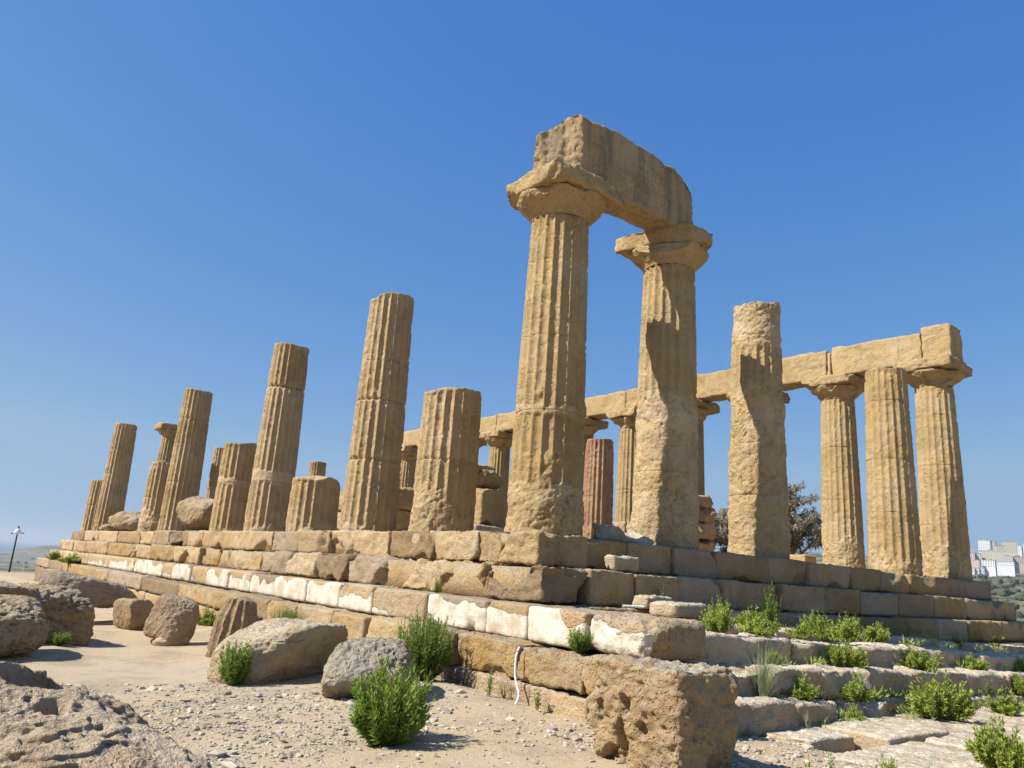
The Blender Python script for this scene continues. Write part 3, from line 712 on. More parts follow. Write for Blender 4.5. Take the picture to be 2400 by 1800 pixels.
def ash_on(name, label, dims, loc, seed, mat=M_STEP, rz=0.0, tilt=(0, 0), cat="stone block", group=GS, res=0.045, **k):
    kw = dict(rough=0.045, rad=0.05, nchip=5, chip=0.2); kw.update(k)
    V, F = block(dims, res, seed, off=loc, **kw); V[:, 2] += dims[2] / 2
    o = obj(name, mesh(place(V, (0, 0, 0), rz, tilt), F, {'tint': k.get('tint', 0.0) if False else 0.0, 'plaster': -1.0}), mat, loc=loc)
    return tag(o, label, cat, group)
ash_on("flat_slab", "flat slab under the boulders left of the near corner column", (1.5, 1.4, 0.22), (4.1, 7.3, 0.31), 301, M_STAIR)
ash_on("stone_block", "upright block with a sharply shaded right face left of the near corner column", (1.15, 1.0, 1.0), (4.15, 7.35, 0.53), 302, M_COL, rz=0.12, chip=0.35)
stone_on("boulder", "rough boulder resting on the upright block left of the near corner column", (0.95, 0.9, 0.55), (4.25, 7.4, 1.50), 303, M_ROCK, pits=0.04)
ash_on("slanted_slab", "slanted slab lying on top of the boulder pile behind the short stump", (1.0, 0.8, 0.30), (3.75, 7.5, 1.95), 304, M_COLB, tilt=(0, 0.18))
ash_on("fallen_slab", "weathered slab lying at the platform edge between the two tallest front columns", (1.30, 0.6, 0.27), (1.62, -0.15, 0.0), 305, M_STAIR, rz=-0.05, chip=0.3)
ash_on("stone_block", "low block on the floor behind the broken-topped column", (0.7, 1.6, 0.55), (14.6, 4.6, 0.0), 306, M_COLY)
stone_on("fallen_drum", "fallen weathered drum lying tilted on the platform edge among the left flank columns", (1.35, 2.5, 1.30), (-0.25, 18.2, -0.02), 330, M_ROCKB, rz=0.15, tilt=(0.10, 0.12), cat="column drum", n=60, boxy=0.85, p=8, rough=0.10, pits=0.05, fine=0.05, k=7)
stone_on("boulder", "bulky weathered boulder on the platform between the leftmost columns", (1.6, 3.4, 0.98), (0.1, 29.0, -0.02), 307, M_ROCKB, pits=0.06, rough=0.14)
stone_on("boulder", "small low stone beside the far left tall column", (0.9, 1.0, 0.45), (-0.2, 32.3, -0.02), 308, M_ROCKB)
ash_on("broken_block", "triangular broken block jammed below the fallen drum on the first step", (0.45, 2.9, 0.50), (-1.02, 18.6, -0.51), 309, M_ROCKB, planes=(((0, 1, 0.7), 0.9), ((-0.4, -1, 0.5), 0.9)), chip=0.4)
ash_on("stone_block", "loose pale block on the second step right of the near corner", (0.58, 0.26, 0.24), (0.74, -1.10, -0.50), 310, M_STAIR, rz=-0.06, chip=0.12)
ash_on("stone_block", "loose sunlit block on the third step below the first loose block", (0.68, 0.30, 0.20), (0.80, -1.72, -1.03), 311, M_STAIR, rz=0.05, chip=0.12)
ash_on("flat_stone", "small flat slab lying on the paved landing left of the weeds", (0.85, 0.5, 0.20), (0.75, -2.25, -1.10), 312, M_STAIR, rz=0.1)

# ------------------------------------------------------------------ broad front stairway (foreground right)
stair_t = empty("front_stairway", (4, -3.5, -2.35), "broad worn stone stairway with weeds in its joints in front of the temple", "stairway")
def stairblock(part, x0, x1, y0, y1, z0, ztop_l, ztop_r, **k):
    G.n += 1; seed = 3000 + G.n; rs = np.random.RandomState(seed)
    zc = (ztop_l + ztop_r) / 2
    c = np.array(((x0 + x1) / 2, (y0 + y1) / 2, (z0 + zc) / 2)); d = (x1 - x0, y1 - y0, zc - z0)
    dist = np.linalg.norm(c - CAM)
    kw = dict(rough=0.05, rad=0.06, nchip=7, chip=0.14, off=c, top_wave=0.035, layer=0.07, pits=0.03); kw.update(k)
    V, F = block(d, float(np.clip(dist * 0.0033, 0.028, 0.07)), seed, **kw)
    V[:, 2] += (V[:, 0] / max(d[0], .1)) * (ztop_r - ztop_l) * np.where(V[:, 2] > 0, 1, 0)
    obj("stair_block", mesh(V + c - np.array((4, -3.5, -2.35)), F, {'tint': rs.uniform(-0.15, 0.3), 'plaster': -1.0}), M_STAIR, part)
def stair_row(y0, y1, xs, za, zb, h, jit=0.06, **k):
    s = empty("stair_step", (0, 0, 0)); s.parent = stair_t
    for a, b in run(xs):
        j = rsj.uniform(-jit, jit)
        q = rsj.uniform(-0.025, 0.025)
        stairblock(s, a + 0.015, b - 0.015, y0 + j, y1 + 0.05, za + zb * (a + b) / 2 - h, za + zb * a + q, za + zb * b + q, **k)
stair_row(-2.62, -1.66, fill([-0.70, 1.1, 2.6, 4.2, 5.9, 7.6, 9.4, 11.2], 17.5, 1.6, 2.1), -1.125, -0.033, 0.45, 0.0)
stair_row(-3.48, -2.60, fill([-0.72, 0.9, 1.8, 3.3, 4.6, 6.4, 8.1, 10.0], 17.5, 2.0, 2.8), -1.255, -0.035, 0.46, 0.06, chip=0.16, nchip=6, pits=0.03)
stair_row(-4.0, -3.3, fill([-1.12, 0.3, 1.55, 2.9, 4.3, 6.2, 7.9], 17.5, 1.5, 2.0), -1.575, -0.032, 0.36, 0.05, chip=0.15, nchip=6, pits=0.03)
stair_row(-4.42, -3.8, [-1.0, 0.35, 1.30], -1.90, -0.03, 0.36, 0.03)
stair_row(-4.12, -3.7, fill([1.85, 3.1, 4.5, 6.0, 7.6], 17.0, 1.5, 2.0), -1.93, -0.032, 0.40, 0.06)
SL = dict(rough=0.028, rad=0.04, nchip=6, chip=0.12, top_wave=0.02, layer=0.035, pits=0.015)
stair_row(-4.95, -4.36, [-0.50, 0.66], -2.16, -0.01, 0.30, 0.02, **dict(SL, planes=(((-1, -0.8, 0.2), 0.52),)))
stair_row(-5.30, -4.06, [0.70, 2.35, 4.05], -2.17, -0.012, 0.30, 0.05, **SL)
stair_row(-5.75, -4.02, [4.10, 6.4, 9.0, 11.8], -2.20, -0.010, 0.30, 0.08, **SL)
stair_row(-6.45, -5.28, [-0.60, 1.5, 3.2], -2.215, -0.010, 0.28, 0.08, **SL)
stair_row(-6.3, -5.40, [3.25, 5.2, 7.4], -2.235, -0.010, 0.28, 0.05, **SL)
# the near corner pieces of the lowest flank course
GD = "fallen stones in front of the temple"

# foreground block with holes
V, F = block((0.86, 1.06, 1.30), 0.0165, 401, rough=0.075, rad=0.06, nchip=9, chip=0.20, pits=0.035, off=(3, 2, 1), layer=0.03,
             planes=(((1, 0.1, 0.62), 0.56), ((0.15, -1, -0.30), 0.50), ((0.5, -1, 0.0), 0.62), ((0.1, 0.5, 1), 0.66), ((1, -0.6, 0.9), 0.80)))
for c, rr, dep in [((-0.43, 0.10, -0.05), (0.11, 0.055, 0.15), 0.18), ((-0.43, 0.28, -0.36), (0.1, 0.085, 0.15), 0.22), ((-0.43, 0.06, 0.28), (0.1, 0.06, 0.075), 0.12),
                   ((-0.43, 0.02, -0.42), (0.1, 0.06, 0.06), 0.12), ((-0.43, 0.36, 0.22), (0.1, 0.05, 0.05), 0.10), ((-0.43, -0.12, 0.12), (0.1, 0.06, 0.06), 0.08), ((-0.43, 0.2, -0.14), (0.1, 0.08, 0.05), 0.09)]:
    q = (V - np.array(c)) / (np.array(rr) * 1.25)
    t = np.clip(1 - np.linalg.norm(q * np.array((1, 1.25, 0.8)), axis=1) + 0.95 * fbm(V * 9, 5, 4), 0, 1)
    V[:, 0] += dep * sst(t, 0, 0.5)
o = obj("stone_block", mesh(V + np.array((0, 0, 0.65)), F, {'tint': 0.05}), M_ROCK, loc=(-2.78, -4.98, -2.62))
tag(o, "upright ochre block riddled with holes standing in the foreground at the stair end", "stone block", GD)

def boulder(label, dims, loc, seed, mat, rz=0.0, tilt=(0, 0), n=56, name="boulder", cat="boulder", **k):
    V, F = rock(dims, n, seed, **k)
    V = place(V, (0, 0, 0), rz, tilt); lo = np.percentile(V[:, 2], 8)
    loc = (loc[0], loc[1], float(ground_z(np.array([loc[0]]), np.array([loc[1]]))[0]) - lo - 0.03 + loc[2])
    o = obj(name, mesh(V, F, {'tint': 0.0}), mat, loc=loc)
    return tag(o, label, cat, GD)
boulder("dark brown block with flat top at the left edge of the picture", (2.0, 1.4, 0.92), (-7.28, 4.0, 0), 421, M_ROCKB, 0.3, boxy=0.90, p=14, rough=0.09, pits=0.06, k=8, fine=0.05, n=76)
boulder("large grey topped boulder behind the dark brown block at the left edge", (2.7, 2.2, 1.12), (-6.72, 6.2, 0), 423, M_ROCK, 0.2, boxy=0.92, p=14, rough=0.10, pits=0.08, k=8, n=84, ridge=0.12, fine=0.06)
boulder("pale grey tilted slab with dark underside behind the left boulders", (2.5, 1.8, 0.66), (-4.65, 10.4, 0.40), 425, M_GREY, 0.1, (0.0, 0.20), boxy=0.9, p=10, rough=0.08, cut=(((1, -0.3, -0.8), 0.7),), pits=0.03, fine=0.04, name="tilted_slab", cat="stone slab")
boulder("brown fluted drum fragment standing behind the tilted drum", (0.86, 0.8, 0.74), (-4.02, 8.5, 0), 427, M_ROCKB, 0.4, boxy=0.9, p=14, rough=0.05, n=40, fine=0.03, name="drum_fragment", cat="column drum")
boulder("rounded brown drum tilted on a small pale plinth stone", (0.68, 0.74, 0.86), (-4.02, 6.0, 0.12), 429, M_ROCKB, 0.5, (0.14, 0.16), boxy=0.82, p=8, rough=0.06, n=48, k=6, fine=0.04, name="tilted_drum", cat="column drum")
boulder("small pale plinth stone under the tilted drum", (0.70, 0.62, 0.26), (-3.98, 5.92, 0), 431, M_PALE, 0.2, boxy=0.85, rough=0.1, n=28, name="plinth_stone", cat="stone")
t = empty("drum_stump", (-3.80, 3.2, -2.30), "brown fluted drum stump with rounded top beside the large pale boulder", "column drum", GD)
shaft(t, 0.92, 433, res=0.9, mat=M_ROCKB, scale=0.56, wear_base=-1, wear=0.10, broken=0.0, joints=(), nfl=14)
for ch in t.children:                       # round off the top of the stump
    me = ch.data; n_ = len(me.vertices); co = np.empty(n_ * 3, np.float32); me.vertices.foreach_get("co", co); co = co.reshape(-1, 3)
    rr_ = np.hypot(co[:, 0], co[:, 1]) / 0.36; tz = sst(co[:, 2], 0.45, 0.92)
    co[:, :2] *= (1 - 0.30 * tz ** 2)[:, None]; co[:, 2] += 0.10 * tz * (1 - np.clip(rr_, 0, 1) ** 2) + 0.07 * fbm(co * 3, 4, 3) * tz
    me.vertices.foreach_set("co", co.ravel()); me.update()
t.rotation_euler = (R(2), R(5), 0)
boulder("large pale buff boulder with shaded front face beside the small green bush", (2.02, 1.25, 0.86), (-4.02, 0.48, 0), 435, M_PALE, -0.40, boxy=0.88, p=11, rough=0.09, pits=0.03, k=5, n=84, fine=0.045,
        cut=(((0.70, -0.42, -0.24), 0.40), ((-0.75, -0.25, 0.8), 0.80)))
boulder("rounded boulder with grey lichen cap behind the large leafy bush", (1.08, 0.95, 0.74), (-3.72, -1.25, 0), 437, M_GREY, -0.3, boxy=0.75, p=6, rough=0.07, pits=0.04, k=6, n=64, fine=0.05, cut=(((0, -0.6, -0.8), 0.72),))
boulder("pitted porous rock with a deep hollow in the bottom left foreground", (2.35, 2.5, 1.12), (-8.06, -5.2, 0.02), 439, M_POROUS, 0.0, boxy=0.86, p=9, rough=0.11, pits=0.03, k=8, n=190, ridge=0.03, fine=0.035,
        cut=(((0.05, -0.45, 1), 0.74), ((0.9, 0.1, 0.6), 0.86)), holes=(((0.40, 0.42), (0.36, 0.40), 0.55), ((0.92, 0.42), (0.20, 0.26), 0.34), ((0.70, -0.15), (0.10, 0.12), 0.10), ((0.35, -0.35), (0.08, 0.12), 0.08), ((0.95, -0.30), (0.10, 0.12), 0.12)))

# ------------------------------------------------------------------ gravel
def build_gravel():
    rs = np.random.RandomState(8)
    import bmesh
    bm = bmesh.new(); bmesh.ops.create_icosphere(bm, subdivisions=1, radius=1.0)
    S = np.array([v.co[:] for v in bm.verts]); T = np.array([[v.index for v in f.verts] for f in bm.faces]); bm.free()
    N = 85000
    az = np.radians(rs.uniform(-14, 80, N)); d = 2.2 * (11.0 / 2.2) ** (rs.rand(N) ** 0.85)
    x = CAM[0] + d * np.sin(az); y = CAM[1] + d * np.cos(az)
    P2 = np.stack([x, y, 0 * x], 1)
    dens = sst(fbm(P2 * 0.8, 31, 3), -0.16, 0.20)
    keep = (rs.rand(N) < 0.16 + 0.84 * dens) & ~((x > -2.2) & (y > -4.4)) & ~((x > 0.2) & (y > -5.4))
    x, y, d = x[keep], y[keep], d[keep]; n = len(x)
    s = np.clip(rs.lognormal(-4.75, 0.62, n), 0.004, 0.065)
    z = ground_z(x, y)
    A = S[None] * (1 + 0.45 * rs.uniform(-1, 1, (n, len(S), 1)))
    sc = s[:, None] * np.stack([rs.uniform(0.8, 1.6, n), rs.uniform(0.7, 1.3, n), rs.uniform(0.45, 0.8, n)], 1)
    A = A * sc[:, None, :]
    a = rs.uniform(0, 6.28, n); ca, sa = np.cos(a)[:, None], np.sin(a)[:, None]
    A = np.stack([A[..., 0] * ca - A[..., 1] * sa, A[..., 0] * sa + A[..., 1] * ca, A[..., 2]], -1)
    A += np.stack([x, y, z + s * 0.22], 1)[:, None]
    Tt = (T[None] + (np.arange(n) * len(S))[:, None, None]).reshape(-1, 3)
    g = NT("gravel_stone"); ti = g.attr("tint")
    c = g.mix(ti, (0.27, 0.215, 0.155), (0.54, 0.47, 0.37)); g.l(g.mix(g.math('MULTIPLY', g.noise(g.pos(), 60, 4), 0.4), c, (0.24, 0.19, 0.13)), g.b.inputs["Base Color"])
    tint = np.repeat(rs.rand(n), len(S))
    tag(obj("gravel", mesh(A.reshape(-1, 3), None, {'tint': tint}, False, Tt), g.m), "pale scattered gravel over the dusty foreground", "gravel", kind='stuff')
build_gravel()

# ------------------------------------------------------------------ plants
def tube_pts(pts, r0, r1, sides=5):
    pts = np.asarray(pts, float); n = len(pts)
    d = np.gradient(pts, axis=0); d /= np.maximum(np.linalg.norm(d, axis=1, keepdims=True), 1e-9)
    ref = np.where(np.abs(d[:, 2:3]) > 0.9, np.array([[1.0, 0, 0]]), np.array([[0, 0, 1.0]]))
    a = np.cross(d, ref); a /= np.linalg.norm(a, axis=1, keepdims=True); b = np.cross(d, a)
    r = np.linspace(r0, r1, n); t = np.arange(sides) / sides * 2 * math.pi
    V = pts[:, None] + r[:, None, None] * (a[:, None] * np.cos(t)[None, :, None] + b[:, None] * np.sin(t)[None, :, None])
    i, j = np.meshgrid(np.arange(n - 1), np.arange(sides), indexing='ij'); i = i.ravel(); j = j.ravel(); j2 = (j + 1) % sides
    return V.reshape(-1, 3), np.stack([i * sides + j, i * sides + j2, (i + 1) * sides + j2, (i + 1) * sides + j], 1)
def join(parts):
    V, F, o = [], [], 0
    for v, f in parts: V.append(v); F.append(f + o); o += len(v)
    return np.concatenate(V), np.concatenate(F)

def leaf_quads(base, dirs, nrm, L, W):
    """folded lanceolate leaves: two quads each"""
    side = np.cross(dirs, nrm); side /= np.maximum(np.linalg.norm(side, axis=1, keepdims=True), 1e-6)
    L = L[:, None]; W = W[:, None]
    p0 = base; p1 = base + dirs * L * 0.45 + side * W * 0.5 + nrm * W * 0.18; p2 = base + dirs * L + nrm * L * -0.12
    p3 = base + dirs * L * 0.45 - side * W * 0.5 + nrm * W * 0.18; pm = base + dirs * L * 0.5
    V = np.stack([p0, p1, p2, p3, pm], 1).reshape(-1, 3)
    k = np.arange(len(base))[:, None] * 5
    T = np.concatenate([k + np.array([[0, 1, 4]]), k + np.array([[1, 2, 4]]), k + np.array([[2, 3, 4]]), k + np.array([[3, 0, 4]])])
    return V, T

def weed_meshes(seed, nst=46, h=1.0, spread=0.5, nleaf=30, L=0.085, W=0.019, lean=0.9, dome=False):
    """unit-height bushy weed: returns stem mesh, foliage mesh"""
    rs = np.random.RandomState(seed); st = []; B = []; D = []; Nn = []; LL = []; tint = []
    ncl = max(1, nst // 14); cl = [(rs.uniform(0, 6.283), rs.uniform(0.15, 0.95), rs.uniform(0.5, 1.0)) for _ in range(ncl)]; cl[0] = (cl[0][0], 0.15, 1.0)
    for s in range(nst):
        ca, cr, ch = cl[s % ncl]
        v2 = np.array((math.cos(ca) * cr, math.sin(ca) * cr)) + rs.normal(0, 0.22, 2)
        rr = min(1.1, float(np.hypot(*v2)))
        if dome: a_ = rs.uniform(0, 6.283); rr = math.sqrt(rs.rand()); v2 = np.array((math.cos(a_), math.sin(a_))); ch = 1.0
        az = math.atan2(v2[1], v2[0])
        out = np.array((math.cos(az), math.sin(az), 0.0))
        hh = h * ch * rs.uniform(0.45, 1.0) * (1 - 0.25 * rr ** 2)
        tt = np.linspace(0, 1, 7)[:, None]
        p = out * (0.05 + 0.0 * tt) * rr + out * rr * spread * (tt ** 0.8 * (1 - 0.2 * tt)) * lean + np.array((0, 0, 1.0)) * hh * (tt * 0.9 + 0.1 * tt ** 2)
        p += np.cumsum(rs.normal(0, 0.012, (7, 3)), 0) * tt
        st.append(tube_pts(p, 0.006 * h, 0.002 * h, 4))
        n = int(nleaf * rs.uniform(0.7, 1.2)); u = np.sort(rs.uniform(0.14, 1.0, n)); 
        q = np.stack([np.interp(u, tt[:, 0], p[:, k]) for k in range(3)], 1)
        ax = p[-1] - p[0]; ax /= np.linalg.norm(ax)
        a = np.arange(n) * 2.4 + rs.rand() * 6
        x = np.cross(ax, (0.3, 0.2, 1.0)); x /= np.linalg.norm(x); y = np.cross(ax, x)
        rad = x * np.cos(a)[:, None] + y * np.sin(a)[:, None]
        el = np.interp(u, [0, 1], [0.75, 1.9])[:, None] * rs.uniform(0.7, 1.3, (n, 1))
        dd = rad + ax * el; dd /= np.linalg.norm(dd, axis=1, keepdims=True)
        nn = ax - dd * (dd @ ax)[:, None] + rs.normal(0, 0.25, (n, 3)); nn /= np.linalg.norm(nn, axis=1, keepdims=True)
        B.append(q); D.append(dd); Nn.append(nn); LL.append(L * h * rs.uniform(0.6, 1.2, n) * np.interp(u, [0, 0.8, 1], [1, 1, 0.6])); tint.append(np.where(rs.rand(n) < (0.5 if rs.rand() < 0.04 else 0.03), 2.0, rs.uniform(0, 0.5, n) + u * 0.5))
    V, T = leaf_quads(np.concatenate(B), np.concatenate(D), np.concatenate(Nn), np.concatenate(LL), np.concatenate(LL) * (W / L))
    sv, sf = join(st)
    return mesh(sv, sf), mesh(V, None, {'tint': np.repeat(np.concatenate(tint), 5)}, False, T)
WEED = {}
def weed_kind(key, leafmat_, **k):
    a, b = weed_meshes(**k); a.materials.append(M_STEM); b.materials.append(leafmat_); WEED[key] = (a, b)
weed_kind('lush', M_LEAF, seed=1, nst=130, dome=True, spread=0.72, nleaf=38, L=0.12, W=0.034)
weed_kind('fine', M_LEAF, seed=2, nst=260, dome=True, spread=0.55, nleaf=44, L=0.066, W=0.018)
weed_kind('small', M_LEAF, seed=3, nst=110, dome=True, spread=0.40, nleaf=32, L=0.10, W=0.028)
weed_kind('sparse', M_LEAF, seed=4, nst=5, spread=0.12, nleaf=26, L=0.10, W=0.026)
weed_kind('low', M_LEAFY, seed=5, nst=130, spread=0.95, nleaf=24, L=0.17, W=0.06)
weed_kind('low2', M_LEAFY, seed=15, nst=130, spread=0.95, nleaf=24, L=0.17, W=0.06)
weed_kind('mound', M_LEAFY, seed=6, nst=165, spread=0.80, nleaf=26, L=0.13, W=0.046)
weed_kind('mound2', M_LEAFY, seed=16, nst=165, spread=0.80, nleaf=26, L=0.13, W=0.046)
weed_kind('mound3', M_LEAFY, seed=26, nst=165, spread=0.80, nleaf=26, L=0.13, W=0.046)
weed_kind('tuft', M_LEAFY, seed=7, nst=95, spread=0.55, nleaf=24, L=0.14, W=0.046)
weed_kind('tuft2', M_LEAFY, seed=17, nst=95, spread=0.55, nleaf=24, L=0.14, W=0.046)
weed_kind('tuft3', M_LEAFY, seed=27, nst=95, spread=0.55, nleaf=24, L=0.14, W=0.046)
weed_kind('shade', M_LEAF, seed=9, nst=60, spread=0.45, nleaf=34, L=0.075, W=0.018)
GW = "green weeds on the site"
rw = random.Random(12)
def weed(kind, x, y, z, w, h, label, name="weed_bush", cat="weed"):
    t = empty(name, (x, y, z - 0.02), label, cat, GW, rz=rw.uniform(0, 6.28)); k0 = kind
    if kind in ('mound', 'tuft', 'low'): k0 = rw.choice([q for q in WEED if q.startswith(kind)])
    sp = {'lush': 0.72, 'fine': 0.55, 'small': 0.40, 'sparse': 0.16, 'low': 0.95, 'mound': 0.8, 'tuft': 0.55, 'shade': 0.45}[kind]
    sx = (w / 2) / sp * 1.05
    t.scale = (sx, sx, h)
    for nm, me in zip(("stem", "foliage"), WEED[k0]):
        o = bpy.data.objects.new(nm, me); COL.objects.link(o); o.parent = t
weed('lush', -4.62, -3.40, -2.22, 0.92, 0.80, "largest lush bush with pointed leaves in the centre foreground", "leafy_bush", "bush")
weed('fine', -2.52, -0.62, -2.12, 1.0, 1.00, "tall fine leaved bush growing against the lowest step", "leafy_bush", "bush")
weed('small', -4.78, 0.16, -2.22, 0.46, 0.62, "small upright bush at the left end of the large pale boulder", "leafy_bush", "bush")
weed('fine', -2.42, 4.3, -2.12, 0.75, 0.66, "feathery bush at the foot of the steps behind the large pale boulder", "leafy_bush", "bush")
weed('sparse', -2.36, -1.87, -2.14, 0.20, 0.46, "thin green sprig on the earth bank below the lowest step", "green_sprig")
weed('tuft', -2.45, 8.7, -2.26, 0.62, 0.52, "bright weed clump at the foot of the steps behind the drum stump")
weed('tuft', -2.50, 12.6, -2.32, 0.5, 0.55, "weed clump half hidden behind the tilted drum")
weed('small', -5.95, 5.0, -2.26, 0.36, 0.24, "low weed at the foot of the large grey topped boulder")
weed('sparse', -2.20, -2.62, -2.14, 0.22, 0.26, "small sprig beside the white cable at the foundation", "green_sprig")
weed('tuft', -1.95, 34.4, -1.50, 0.9, 0.5, "weed on the far left end of the steps by the step corner")
weed('tuft', -1.95, 29.6, -1.50, 1.3, 0.5, "weed on the lowest step at the far left, second from the end")
weed('shade', -1.34, 1.02, -1.03, 0.22, 0.34, "dark weed growing in a joint of the second step")
weed('small', -1.72, -2.78, -1.50, 0.34, 0.32, "dense green weed in the gap left of the pinkish plastered block")
weed('shade', 1.22, -1.50, -1.04, 0.36, 0.42, "sunlit weed at the end of the fresh blocks on the second step")
A = lambda x: -1.21 - 0.034 * x
B = lambda x: -1.575 - 0.032 * x
C = lambda x: -1.93 - 0.03 * x
Dd = lambda x: -2.20 - 0.012 * x
for kind, x, y, fz, w, h, lab in [
    ('mound', 0.72, -3.05, A, 0.62, 0.55, "broad leafy clump at the left end of the landing, nearest the corner"),
    ('low', 1.55, -3.1, A, 0.58, 0.32, "low clump joined to the right of the broad leafy clump on the landing"),
    ('tuft', 2.35, -2.40, A, 0.46, 0.50, "upright sunlit clump in front of the dark shaded bush"),
    ('shade', 3.55, -1.95, A, 0.62, 0.90, "dark shaded bush against the shadowed step"),
    ('mound', 4.00, -2.55, A, 0.60, 0.52, "upright clump on the landing just right of the dark shaded bush"),
    ('mound', 3.95, -3.15, A, 0.74, 0.52, "largest clump at the edge of the landing in the middle of the stairway"),
    ('low', 2.35, -3.25, A, 0.46, 0.22, "low clump at the edge of the landing left of the largest clump"),
    ('tuft', 5.60, -2.75, A, 0.55, 0.42, "clump on the landing right of the largest clump, by the shadow edge"),
    ('shade', 9.3, -2.55, A, 0.44, 0.30, "small dark weed on the shaded part of the landing"),
    ('shade', 12.4, -2.2, A, 0.50, 0.22, "small dark weed on the landing at the right edge of the picture"),
    ('mound', 2.75, -3.62, B, 0.74, 0.46, "bushy clump on the second stair step against the landing face"),
    ('tuft', 0.98, -3.66, B, 0.28, 0.24, "small tuft on the second stair step right of the grey grass"),
    ('mound', 5.15, -3.62, B, 0.84, 0.46, "wide clump on the second stair step, second from the left"),
    ('low', 7.4, -3.6, B, 0.60, 0.32, "spreading clump on the second stair step, third from the left"),
    ('mound', 9.8, -3.6, B, 0.66, 0.42, "clump on the second stair step at the right edge of the picture"),
    ('tuft', 0.88, -4.12, C, 0.42, 0.42, "dense clump on the third stair step right of the grey grass"),
    ('tuft', 2.05, -4.22, C, 0.42, 0.46, "clump on the third stair step between two gaps"),
    ('mound', 3.50, -4.62, Dd, 0.92, 0.78, "biggest bright bush on the lower slabs of the stairway"),
    ('sparse', 6.55, -4.12, C, 0.22, 0.30, "thin sprig on the third stair step right of the biggest bright bush"),
    ('tuft', 8.1, -4.05, C, 0.46, 0.44, "upper clump of the pair at the right edge of the stairway"),
    ('tuft', 5.75, -4.66, Dd, 0.56, 0.46, "lower clump of the pair at the right edge of the stairway"),
    ('tuft', 1.72, -4.34, Dd, 0.26, 0.30, "small clump in the gap of the third stair step"),
    ('mound', 0.55, -6.50, Dd, 0.66, 0.62, "bush in the bottom right corner of the picture"),
    ('sparse', -1.66, -5.72, lambda x: -2.36, 0.16, 0.36, "single sprig at the bottom edge right of the block with holes"),
    ('sparse', -1.40, -5.80, lambda x: -2.36, 0.16, 0.38, "second sprig at the bottom edge, right of the single sprig"),
    ('tuft', -0.98, -6.10, lambda x: -2.40, 0.36, 0.42, "leafy clump at the bottom edge in front of the large slabs"),
    ('sparse', -0.62, -6.25, lambda x: -2.40, 0.16, 0.34, "sprig at the bottom edge right of the leafy clump")]:
    weed(kind, x, y, fz(x) + 0.01, w * 1.08, h * (0.93 if kind in ('mound', 'tuft') else 1.0), lab)

def joint_weeds():
    rs = np.random.RandomState(21); base_ = []; D = []; Nn = []; LL = []
    rows = [(-3.50, A, 0.0, 15), (-3.56, B, 0.2, 14), (-4.02, C, 0.3, 12), (-4.40, Dd, 0.2, 11), (-2.62, A, 0.3, 14), (-1.72, lambda x: -1.06 - 0.03 * x, 3.5, 14)]
    for y, fz, xa, xb in rows:
        for k in range(34):
            x = rs.uniform(xa, xb); c = np.array((x, y + rs.normal(0, 0.06), fz(x))); n = rs.randint(8, 34); sz = rs.uniform(0.05, 0.15)
            a = rs.uniform(0, 6.283, n); rr = rs.rand(n) ** 0.6
            d = np.stack([np.cos(a) * rr, np.sin(a) * rr, rs.uniform(0.5, 1.2, n)], 1); d /= np.linalg.norm(d, axis=1, keepdims=True)
            base_.append(c + np.stack([np.cos(a) * rr * sz * 0.8, np.sin(a) * rr * sz * 0.8, rs.uniform(0, sz * 0.8, n)], 1)); D.append(d)
            nn = np.cross(d, rs.normal(size=(n, 3))); nn /= np.linalg.norm(nn, axis=1, keepdims=True); Nn.append(nn); LL.append(sz * rs.uniform(0.4, 0.8, n))
    L = np.concatenate(LL); V, T = leaf_quads(np.concatenate(base_), np.concatenate(D), np.concatenate(Nn), L, L * 0.22)
    tag(obj("joint_greenery", mesh(V, None, {'tint': np.repeat(rs.rand(len(L)), 5)}, False, T), M_LEAFY), "tiny weeds sprouting all along the joints of the stairway", "weeds", kind='stuff')
joint_weeds()
def grass(label, x, y, z, w, h, seed, n=170, name="grass_tuft"):
    rs = np.random.RandomState(seed); V = []; T = []; tint = []
    t = np.linspace(0, 1, 6)
    for k in range(n):
        az = rs.uniform(0, 6.28); o = np.array((math.cos(az), math.sin(az), 0)); r = rs.rand() ** 0.7
        L = h * rs.uniform(0.5, 1.05)
        p = o * r * w * 0.12 + o[None] * (r * w * 0.5 * t ** 1.7)[:, None] + np.array((0, 0, 1.0)) * (L * (t - 0.45 * r * r * t ** 2.4))[:, None]
        s = np.cross(o, (0, 0, 1)); wd = 0.0035 * (1 - t * 0.85) * rs.uniform(0.7, 1.3)
        a = p + s * wd[:, None]; b = p - s * wd[:, None]; b0 = len(V) * 0 + sum(len(q) for q in V)
        V.append(np.stack([a, b], 1).reshape(-1, 3))
        for i in range(5):
            q = b0 + 2 * i; T += [(q, q + 1, q + 3), (q, q + 3, q + 2)]
        tint.append(np.full(12, rs.rand()))
    o = obj(name, mesh(np.concatenate(V), None, {'tint': np.concatenate(tint)}, False, T), M_GRASS, loc=(x, y, z))
    tag(o, label, "grass", "grass tufts on the stairway")
grass("tall grey green grass tuft at the left end of the stairway", 0.12, -4.05, -1.95, 0.75, 0.80, 5, 260)
grass("short grass tuft left of the small gap clump on the lower slabs", 1.35, -4.35, -2.21, 0.24, 0.22, 6, 60)
grass("thin grass tuft by the pale ledge on the lower slabs", 0.35, -4.5, -2.20, 0.16, 0.27, 7, 30)
